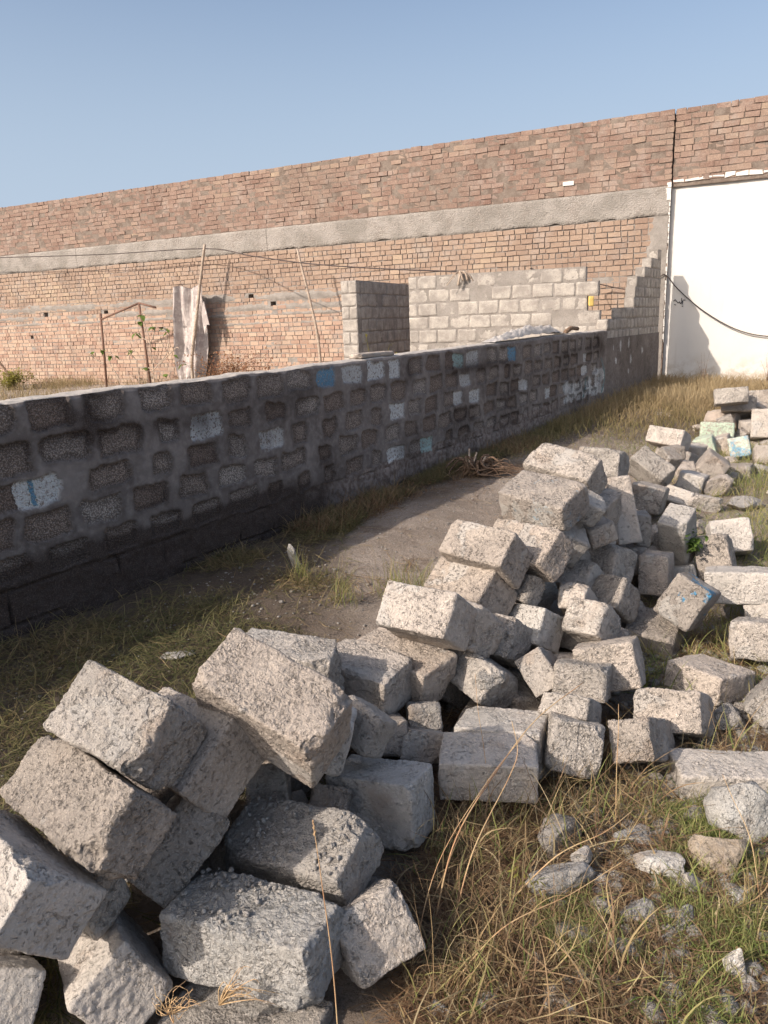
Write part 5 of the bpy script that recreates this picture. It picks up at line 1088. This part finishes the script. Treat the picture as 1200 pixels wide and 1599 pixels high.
stalk([(.13, 1.62, gz(.13, 1.62)), (.20, 1.72, .04), (.33, 1.93, .12), (.36, 1.98, .17), (.35, 2.02, .24)], .0022, 'reddish kinked stalk beside the long yellow one', mat='stalk')
stalk([(.10, 1.45, gz(.1, 1.45)), (.24, 1.5, .0), (.42, 1.58, .02), (.58, 1.66, .05)], .0018, 'straw lying low across the brown grass at the bottom')
stalk([(.28, 1.72, gz(.28, 1.72)), (.42, 1.74, .0), (.56, 1.79, .03), (.66, 1.86, .045)], .0022, 'thick pinkish straw lying flat between the sunk stones')
stalk([(.66, 2.0, gz(.66, 2.0)), (.665, 2.03, .05), (.675, 2.06, .17), (.685, 2.1, .24)], .0016, 'pale upright straw in front of the layered whitish stone')
stalk([(.02, 1.5, gz(.02, 1.5)), (.10, 1.62, .08), (.24, 1.75, .22), (.36, 1.85, .30)], .0013, 'thin pale straw crossing the low shaded block')
stalk([(.30, 2.05, gz(.3, 2.05)), (.28, 2.1, .10), (.265, 2.12, .22), (.26, 2.15, .33)], .0013, 'thin straw rising over the flat pair of blocks')
stalk([(.93, 1.66, gz(.93, 1.66)), (.92, 1.72, .04), (.90, 1.80, .12), (.89, 1.84, .16)], .0013, 'short pale straw near the upright splinter of stone')
# dry root tuft on the low wedge block
r = np.random.default_rng(3); P_ = []
for k in range(26):
    a = r.uniform(0, 6.28); p0 = np.array([-.47, 1.27, .035]); d_ = np.array([math.cos(a) * .6 + .2, math.sin(a) * .3, r.uniform(.1, .8)]); L_ = r.uniform(.04, .11)
    pts = [p0 + d_ * L_ * q + r.normal(0, .008, 3) * (q > 0) for q in (0, .35, .7, 1)]; P_.append(tube(spline(pts, 3), np.linspace(.0014, .0004, 10), 4))
V, F = merge(P_); thing_mesh('dry_weed', V, F, M['stalk'], 'small tangle of dry pale roots on the low wedge-like block', 'weed')
P_ = []
for k in range(20):
    p0 = np.array([-.375, 1.30, .02]); a = r.uniform(-.2, 1.2); L_ = r.uniform(.06, .15); d_ = np.array([math.cos(a), r.uniform(-.2, .2), math.sin(a) * .8])
    pts = [p0 + d_ * L_ * q + np.array([0, 0, .03 * math.sin(3 * q)]) + r.normal(0, .005, 3) * (q > 0) for q in (0, .35, .7, 1)]; P_.append(tube(spline(pts, 3), np.linspace(.0015, .0004, 10), 4))
V, F = merge(P_); thing_mesh('dry_weed', V, F, M['stalk'], 'curled tuft of pale straw sticking out left of the largest-looking front block', 'weed')

def leafshape(L, w):
    n = 5; v = []; 
    for k in range(n + 1):
        u = k / n; ww = w * math.sin(math.pi * min(1, .08 + u * .92)) ** .8 * (1 - .25 * u); z = -.25 * L * u * u
        v += [(-ww, u * L, z + .12 * ww), (0, u * L, z), (ww, u * L, z + .12 * ww)]
    return np.array(v), grid_faces(n + 1, 3)
def leaves_at(pts, L, w, seed, spread=.5):
    r = np.random.default_rng(seed); out = []
    for p in pts:
        V, F = leafshape(L * r.uniform(.7, 1.25), w * r.uniform(.7, 1.2)); a = r.uniform(0, 6.28); b = r.uniform(-.7, spread)
        Ra = np.array([[math.cos(a), -math.sin(a), 0], [math.sin(a), math.cos(a), 0], [0, 0, 1]]); Rb = np.array([[1, 0, 0], [0, math.cos(b), -math.sin(b)], [0, math.sin(b), math.cos(b)]])
        out.append((V @ (Ra @ Rb).T + np.asarray(p), F))
    return merge(out)
def bush(name, c, size, nst, nleaf, L, w, mat, smat, label, cat, seed, group=None, up=.8):
    r = np.random.default_rng(seed); c = np.array([c[0], c[1], gz(c[0], c[1])]) ; St, lp = [], []
    for k in range(nst):
        a = r.uniform(0, 6.28); sp = r.uniform(.1, 1) * size[0]; h_ = size[1] * r.uniform(.5, 1)
        p = [np.zeros(3), np.array([math.cos(a) * sp * .3, math.sin(a) * sp * .3, h_ * .5]), np.array([math.cos(a) * sp, math.sin(a) * sp, h_])] ; p[1] += r.normal(0, .05 * size[0], 3); p[2] += r.normal(0, .05 * size[0], 3)
        s_ = spline(p, 5); St.append(tube(s_, np.linspace(.004, .0012, len(s_)) * (size[1] + .3), 4))
        for q in range(nleaf): 
            i = r.integers(2, len(s_)); lp.append(s_[i] + r.normal(0, .05 * size[0] + .01, 3))
    o = obj(name, None, None, label, cat, group, None, c)
    V, F = merge(St); obj('stems', mesh('stems', V, F, M[smat]), o)
    if lp: V, F = leaves_at(lp, L, w, seed + 1); obj('foliage', mesh('foliage', V, F, M[mat]), o)
    return o
bush('weed', (.72, 3.68), (.05, .10), 5, 3, .03, .004, 'rustleaf', 'wood', 'dry weed hanging in the hollow of the heap flank', 'weed', 31)
wd = bush('weed', (1.66, 3.98), (.10, .12), 14, 9, .035, .012, 'leaf', 'leaf', 'bright green weed growing on top of the slanted pitted block', 'weed', 32); wd.location.z = .12
bush('weed', (.34, 1.74), (.05, .10), 4, 8, .022, .004, 'leafy', 'leafy', 'feathery light green weed in the brown grass near the bottom', 'weed', 33)
bush('weed', (1.05, 2.9), (.05, .10), 6, 5, .018, .006, 'leafy', 'leafy', 'yellowish weed at the foot of the wide flat block', 'weed', 34)
for k, (s, d, h_, lb) in enumerate([(-.35, -2.0, 0, '')]): pass
# inside the compound
bx = brick_pt(8.2, 0, 2.2); bush('bush', bx[:2], (1.15, .95), 60, 26, .055, .020, 'rustleaf', 'wood', 'dry reddish bush behind the low wall, right of the hanging cloth', 'bush', 41)
bx = brick_pt(7.4, 0, 2.4); bush('bush', bx[:2], (.9, .8), 36, 18, .055, .018, 'rustleaf', 'wood', 'straw-coloured bush behind the low wall, beside the reddish one', 'bush', 42)
bx = brick_pt(15.6, 0, 1.6); bush('bush', bx[:2], (.7, .5), 50, 26, .09, .02, 'leafy', 'leaf', 'low yellow-green bush at the left picture edge before the brick wall', 'bush', 43)
bush('weed', (-.05, 11.3), (.28, 1.25), 9, 16, .06, .016, 'leafy', 'leafy', 'yellow-green weed in front of the dark side wall of the hut', 'weed', 44)
bush('weed', (.18, 11.6), (.35, .95), 8, 14, .06, .016, 'leafy', 'stalk', 'second paler weed against the dark side wall, nearer the corner', 'weed', 45)
for s, o_, h_, lb, sd_ in [(-.75, .5, .62, 'thin dark dry plant rising before the shaded part of the white wall', 51), (-1.75, .5, .75, 'dark dry plant before the sunlit white wall, left one of two', 52), (-2.45, .6, .8, 'dark dry plant before the sunlit white wall, nearest the picture edge', 53)]:
    p = brick_pt(s, 0, o_); bush('dry_plant', p[:2], (.16, h_), 8, 5, .03, .006, 'rustleaf', 'wood', lb, 'dry plant', sd_)

# shrub with broad leaves beside the iron frame
OFF = 0.95
def bpx(x, y, off):       # a place seen at picture point (x, y), standing OFF metres before the brick wall
    d = cf + cR * (x - 600) / 1200 - cU * (y - 799.5) / 1200
    p0 = brick_pt(0, 0, off); nn = np.array([BN[0], BN[1], 0]); t_ = ((p0 - np.array([0, 0, CAMZ])) @ nn) / (d @ nn)
    return np.array([0, 0, CAMZ]) + d * t_
def rel(q, off): return [bpx(120 + x / 5, 440 + y / 5, off) for x, y in q]
sh = bpx(240, 612, OFF); sh[2] = gz(sh[0], sh[1]); shr = obj('shrub', None, None, 'young shrub with a few broad green leaves beside the rusty frame', 'shrub', None, None, sh)
P_ = []
for q in ([(600, 860), (600, 700), (580, 560), (560, 420), (520, 300), (510, 240)], [(590, 700), (640, 640), (700, 560), (722, 430), (700, 370)], [(575, 470), (520, 440), (470, 400)], [(575, 480), (610, 380), (600, 350)], [(600, 700), (560, 670)], [(700, 370), (640, 370)], [(500, 870), (470, 640), (420, 560), (385, 515)],
          [(330, 860), (330, 760), (260, 640), (250, 560), (310, 590)], [(215, 640), (150, 610), (100, 555)], [(560, 690), (600, 740), (610, 860)], [(640, 650), (770, 520), (800, 520)]):
    P_.append(tube(spline(rel(q, OFF), 5), .011, 5, .002))
V, F = merge(P_); obj('stems', mesh('stems', V - sh, F, M['palewood']), shr)
lp = rel([(100, 555), (130, 545), (190, 535), (265, 580), (300, 575), (425, 535), (440, 550), (470, 400), (455, 402), (510, 260), (490, 310), (505, 315), (600, 350), (700, 375), (690, 365), (715, 390), (590, 510), (550, 675), (545, 670), (820, 645), (760, 570), (700, 720), (590, 785), (600, 815)], OFF)
V, F = leaves_at([p + np.array([0, -.0, 0]) for p in lp for _ in (0, 1)], .17, .055, 7, .2); obj('leaves', mesh('leaves', V - sh, F, M['leaf']), shr)

# rusty iron frame
fb = bpx(167, 612, 0.90); fb[2] = gz(fb[0], fb[1]); fr = obj('iron_frame', None, None, 'rusty iron frame of two posts and a sloping bar behind the low wall', 'frame', None, None, fb)
def bar(a, b, rad, mat, name, parent, org): V, F = tube(np.array([a, (np.array(a) + b) / 2, b]), rad, 8, .001); return obj(name, mesh(name, V - org, F, M[mat]), parent)
a0, a1 = bpx(167, 606, 0.90), bpx(157, 489, 0.90); b0, b1 = bpx(236, 602, 0.90), bpx(217, 473, 0.90); c1 = bpx(243, 480, 0.90)
a0[2] = fb[2] - .1; b0[2] = fb[2] - .1
bar(a0, a1, .030, 'rust', 'post', fr, fb); bar(b0, b1, .028, 'rust', 'post', fr, fb); bar(bpx(157, 499, 0.90), b1, .024, 'rust', 'cross_bar', fr, fb); bar(b1, c1, .024, 'rust', 'cross_bar', fr, fb)
# poles
def pole(pts, r0, r1, mat, label):
    pts = np.array(pts); org = pts[0].copy(); sp_ = spline(pts, 6); V, F = tube(sp_, np.linspace(r0, r1, len(sp_)), 8, .004, 3)
    return obj('wooden_pole', mesh('wooden_pole', V - org, F, M[mat]), None, label, 'pole', 'poles standing behind the low wall', None, org)
PO = 0.50
q = [bpx(x, y, PO) for x, y in [(301, 596), (300, 560), (307, 495), (314, 430), (320, 381)]]; q[0][2] = gz(q[0][0], q[0][1]) - .1; pole(q, .042, .03, 'palewood', 'tall leaning wooden pole in front of the hanging cloth, holding the wire')
q = [bpx(x, y, .75) for x, y in [(502, 580), (497, 530), (482, 460), (464, 388)]]; q[0][2] = gz(q[0][0], q[0][1]) - .1; pole(q, .034, .022, 'palewood', 'thin pole leaning to the left, halfway between cloth and grey hut')
q = [bpx(x, y, 1.6) for x, y in [(40, 622), (18, 590), (-8, 556)]]; q[0][2] = gz(q[0][0], q[0][1]) - .05; pole(q, .03, .028, 'wood', 'short dark stick leaning at the left picture edge')
# wire and cable
t = NT('wire', .5); M['wire'] = t.done((.07, .055, .05)); 
top = bpx(320, 388, PO)
hut_top = KP + np.array([hd[0], hd[1], 0]) * 1.92 + np.array([0, 0, 2.075])
cn = KP + np.array([hd[0], hd[1], 0]) * .85 + np.array([-.02, -.03, 2.09])
w_ = [bpx(-140, 405, PO), bpx(0, 402, PO), bpx(160, 397, PO), top, top + (cn - top) * .25 - [0, 0, .06], top + (cn - top) * .5 - [0, 0, .10], top + (cn - top) * .75 - [0, 0, .07], cn]
V, F = tube(spline(w_, 6), .011, 5); thing_mesh('clothes_wire', V, F, M['wire'], 'thin wire strung from the left over the tall pole to the grey hut', 'wire')
w_ = [hut_top, hut_top * .5 + bpx(925, 441, .35) * .5 - [0, 0, .03], bpx(925, 441, .35), bpx(990, 452, .12), bpx(1030, 432, .05), bpx(1041, 430, .03), bpx(1060, 452, -.03), bpx(1100, 486, -.04), bpx(1150, 514, -.04), bpx(1200, 525, -.05), bpx(1260, 520, -.05), bpx(1400, 480, -.05)]
V, F = tube(spline(w_, 6), .010, 5); thing_mesh('power_cable', V, F, M['wire'], 'dark sagging cable fixed at the joint and drooping across the white wall', 'cable')
# rag and wire knot on the hut wall
P_ = []; r = np.random.default_rng(6)
for k in range(7):
    a = cn + np.array([0, -.02, .0]); b = a + np.array([r.uniform(-.2, .28), -.03, -r.uniform(.1, .2)]); m_ = (a + b) / 2 + [r.uniform(-.06, .06), -.02, .05]
    P_.append(tube(spline([a, m_, b], 5), .007 if k > 2 else .018, 5, .004, k))
V, F = merge(P_); thing_mesh('rag_knot', V, F, M['palewood'], 'knotted rag and wire ends hanging on the sunlit back wall of the hut', 'rag')

# hanging cloth
t = NT('printed_cloth', .9); v1 = t.voro(9); g_ = t.noise(5, 5, .7)
col = t.mix(t.ramp(g_, .4, .62), (.50, .45, .42), (.37, .325, .305)); col = t.mix(t.ramp(v1.outputs['Distance'], .35, .2, 0, .55), col, (.66, .61, .57)); col = t.mix(t.ramp(t.noise(14, 4, .7), .55, .66, 0, .5), col, (.30, .22, .21))
M['cloth'] = t.done(col, t.bump(t.noise(120, 2, .5), .002, .4))
CO = 0.34; tl, tr_, bl2, br2 = bpx(274, 449, CO), bpx(319, 446, CO), bpx(276, 606, CO), bpx(320, 604, CO); nu, nv = 110, 90
U_, V_ = np.meshgrid(np.linspace(0, 1, nu), np.linspace(0, 1, nv), indexing='ij'); u, v = U_.ravel(), V_.ravel()
P_ = (tl * ((1 - u) * (1 - v))[:, None] + tr_ * (u * (1 - v))[:, None] + bl2 * ((1 - u) * v)[:, None] + br2 * (u * v)[:, None])
fold = np.sin(u * 20 + 1.6 * np.sin(v * 2.6 + u * 3)) * .45 + np.sin(u * 7 + 2 + v * 1.9) * .6 + .8 * fbm(P3(u * 6, v * 2.2), 7, 4)
nn3 = np.array([BN[0], BN[1], 0]); P_ = P_ + nn3 * (fold * (.085 + .05 * v))[:, None]; P_[:, 2] += .04 * np.sin(u * 9) * (1 - v) + .14 * fbm(P3(u * 4, 0 * u), 8, 3) * v; P_ = P_ + np.array([BD[0], BD[1], 0]) * (.05 * np.sin(v * 5 + u * 2) * v + .04 * fbm(P3(v * 4, u * 2), 9, 2))[:, None]
V1 = P_; V2 = P_ - nn3 * .006; F1 = grid_faces(nu, nv); k = len(V1)
edge = np.concatenate([np.arange(nv), np.arange(nv - 1, nu * nv, nv)[1:], np.arange((nu - 1) * nv, nu * nv)[::-1][1:], np.arange(0, nu * nv, nv)[::-1][1:]])
E_ = np.stack([edge[:-1], edge[1:], edge[1:] + k, edge[:-1] + k], 1)
cb_ = P_.mean(0); cb_[2] = P_[:, 2].min(); cl_ = obj('hanging_cloth', None, None, 'long faded patterned cloth hanging in folds behind the low wall', 'cloth', None, None, cb_)
obj('drape', mesh('drape', np.concatenate([V1, V2]) - cb_, [F1, F1[:, ::-1] + k, E_], M['cloth']), cl_)
q = [(318, 470), (327, 507), (323, 507), (320, 522), (316, 500), (315, 480)]
fl = [bpx(x, y, CO + .10) for x, y in q]; nn_ = len(fl); Vq = np.concatenate([np.array(fl), np.array(fl) - nn3 * .02 + r.normal(0, .004, (nn_, 3))]); 
Tq = np.array([[0, i, i + 1] for i in range(1, nn_ - 1)] + [[nn_, nn_ + i + 1, nn_ + i] for i in range(1, nn_ - 1)]); Qq = np.array([[i, (i + 1) % nn_, (i + 1) % nn_ + nn_, i + nn_] for i in range(nn_)])
obj('cloth_flap', mesh('cloth_flap', Vq - cb_, [Tq, Qq], M['cloth'], False), cl_)

# dead palm-like stump at the foot of the wall
r = np.random.default_rng(12); c0 = wall_pt(2.32, 0, .42); c0[2] = gz(c0[0], c0[1]); st_ = obj('dead_stump', None, None, 'tangled dead stump with cut upright ends at the foot of the low wall', 'stump', None, None, c0)
P_ = []
for k in range(26):
    a = r.uniform(0, 6.28); L_ = r.uniform(.06, .17); w_r = r.uniform(.02, .13); p = [np.array([r.normal(0, .05), r.normal(0, .03), 0]), np.array([math.cos(a) * w_r, math.sin(a) * w_r * .6, L_]), np.array([math.cos(a) * w_r * 1.8, math.sin(a) * w_r, L_ * r.uniform(.3, 1.1)]), np.array([math.cos(a + .6) * w_r * 2.2, math.sin(a + .6) * w_r * 1.3, L_ * r.uniform(.1, .8)])]; s_ = spline(p, 5)
    P_.append(tube(s_, np.linspace(.013, .006, len(s_)), 6, .005, k))
V, F = merge(P_); obj('cut_stems', mesh('cut_stems', V, F, M['wood']), st_)
P_ = []
for k in range(90):
    a = r.uniform(-1.2, 1.9); L_ = r.uniform(.15, .55); h_ = r.uniform(.01, .10); d_ = np.array([math.cos(a), math.sin(a) * .5, 0]); o_ = np.array([r.normal(0, .06), r.normal(0, .04), .02]); p = [o_, o_ + d_ * L_ * .4 + [0, 0, h_] + r.normal(0, .02, 3), o_ + d_ * L_ * .75 + [0, 0, h_ * .6] + r.normal(0, .02, 3), o_ + d_ * L_ + [0, 0, .005]]; s_ = spline(p, 4)
    P_.append(tube(s_, np.linspace(.0035, .0012, len(s_)), 5, .002, k))
V, F = merge(P_); obj('dry_stalks', mesh('dry_stalks', V, F, M['wood']), st_)
P_ = []
for dx_, L_, q_ in [(-.06, .24, .02), (-.03, .21, .05), (.05, .17, .03), (.08, .16, -.02), (.02, .15, .06)]:
    P_.append(tube(np.array([[dx_ * .5, 0, .04], [dx_ + q_ * .3, 0, L_ * .6], [dx_ * 1.2 + q_, .01, L_]]), np.array([.010, .010, .007]), 6, .004, 3))
V, F = merge(P_); obj('pale_ends', mesh('pale_ends', V, F, M['palewood']), st_, 'pale freshly broken upright ends')
# twigs scattered near the wall
for k, (s, d, a, L_) in enumerate([(2.75, .75, 1.2, .5), (2.2, .85, .6, .4)]):
    p = wall_pt(s, 0, d); p[2] = gz(p[0], p[1]) + .012; q = p + np.array([math.cos(a) * L_, math.sin(a) * L_ * .4, 0]); q[2] = gz(q[0], q[1]) + .02
    V, F = tube(spline([p, (p + q) / 2 + [0, 0, .03], q], 5), np.linspace(.008, .004, 11), 6, .002, k); thing_mesh('twig', V, F, M['wood'], ['dark twig lying right of the dead stump', 'dark twig lying on the path before the dead stump'][k], 'twig')
# pale rag on the path
V, F = stone_mesh((.05, .03, .15), 61, .4, 4); V[:, 2] += .07; V[:, 0] += V[:, 2] * -.25; p = np.array([-.50, 4.15, gz(-.5, 4.15)])
obj('rag', mesh('rag', V, F, M['whitestone']), None, 'small pale crumpled rag standing at the edge of the shaded grass', 'rag', None, None, p)

# things on top of the low wall
t = NT('plastic_sheet', .35); g_ = t.noise(4, 5, .7); M['plastic'] = t.done(t.mix(t.ramp(g_, .4, .7), (.56, .52, .48), (.42, .385, .35)), t.bump(t.noise(16, 5, .7, dist=1), .03, .8))
ns_, nd_ = 160, 26; s0_, s1_ = 3.7, 5.95
S_, D_ = np.meshgrid(np.linspace(0, 1, ns_), np.linspace(0, 1, nd_), indexing='ij'); u, v = S_.ravel(), D_.ravel()
prof = np.interp(u, [0, .12, .25, .45, .8, .9, 1], [.004, .05, .075, .115, .12, .05, .004]); zz_ = prof * np.sin(np.pi * np.clip(v * .95 + .03, 0, 1)) ** .5 * (1 + .35 * fbm(P3(u * 14, v * 4), 3, 4)) + .012 * fbm(P3(u * 40, v * 9), 4, 3) * (prof > .01)
dd_ = -.015 - v * .17; ss_ = s0_ + (s1_ - s0_) * u
V = np.stack([WP[0] + WD[0] * ss_ + WN[0] * dd_, WP[1] + WD[1] * ss_ + WN[1] * dd_, wall_top(ss_) + .012 + np.maximum(zz_, 0)], 1); Vb = V.copy(); Vb[:, 2] = wall_top(ss_) + .006; k = len(V)
F1 = grid_faces(ns_, nd_); thing_mesh('plastic_sheet', np.concatenate([V, Vb]), [F1, F1[:, ::-1] + k], M['plastic'], 'crumpled whitish plastic sheet lying along the top of the low wall', 'sheet')
V, F = block_shape((.50, .12, .035), 71, .012, .008, .8); a = math.radians(90 - 32.3); Rz = np.array([[math.cos(a), -math.sin(a), 0], [math.sin(a), math.cos(a), 0], [0, 0, 1]])
obj('stone_slab', mesh('stone_slab', V @ Rz.T, F, M['pink']), None, 'thin pale slab lying flat on the low wall before the dark hut wall', 'slab', None, None, wall_pt(1.52, float(wall_top(1.52)) + .03, -.09))
V, F = tube(np.array([[0, 0, 0], [.15, 0, .03], [.3, 0, .02]]), .018, 6, .003); a = math.radians(90 - 32.3); Rz = np.array([[math.cos(a), -math.sin(a), 0], [math.sin(a), math.cos(a), 0], [0, 0, 1]])
obj('stick', mesh('stick', V @ Rz.T * 1.6, F, M['wood']), None, 'short dark stick on the wall top, right of the plastic sheet', 'stick', None, None, wall_pt(6.0, float(wall_top(6.0)) + .03, -.07))
t = NT('yellow_plastic', .5); M['yellow'] = t.done((.62, .45, .14)); V, F = block_shape((.07, .06, .14), 72, .012, .012, .8)
p = KP + np.array([hd[0], hd[1], 0]) * 2.80 + np.array([0, 0, 1.58]); obj('yellow_scrap', mesh('yellow_scrap', V, F, M['yellow']), None, 'small yellow scrap stuck at the broken end of the hut wall', 'scrap', None, None, p)
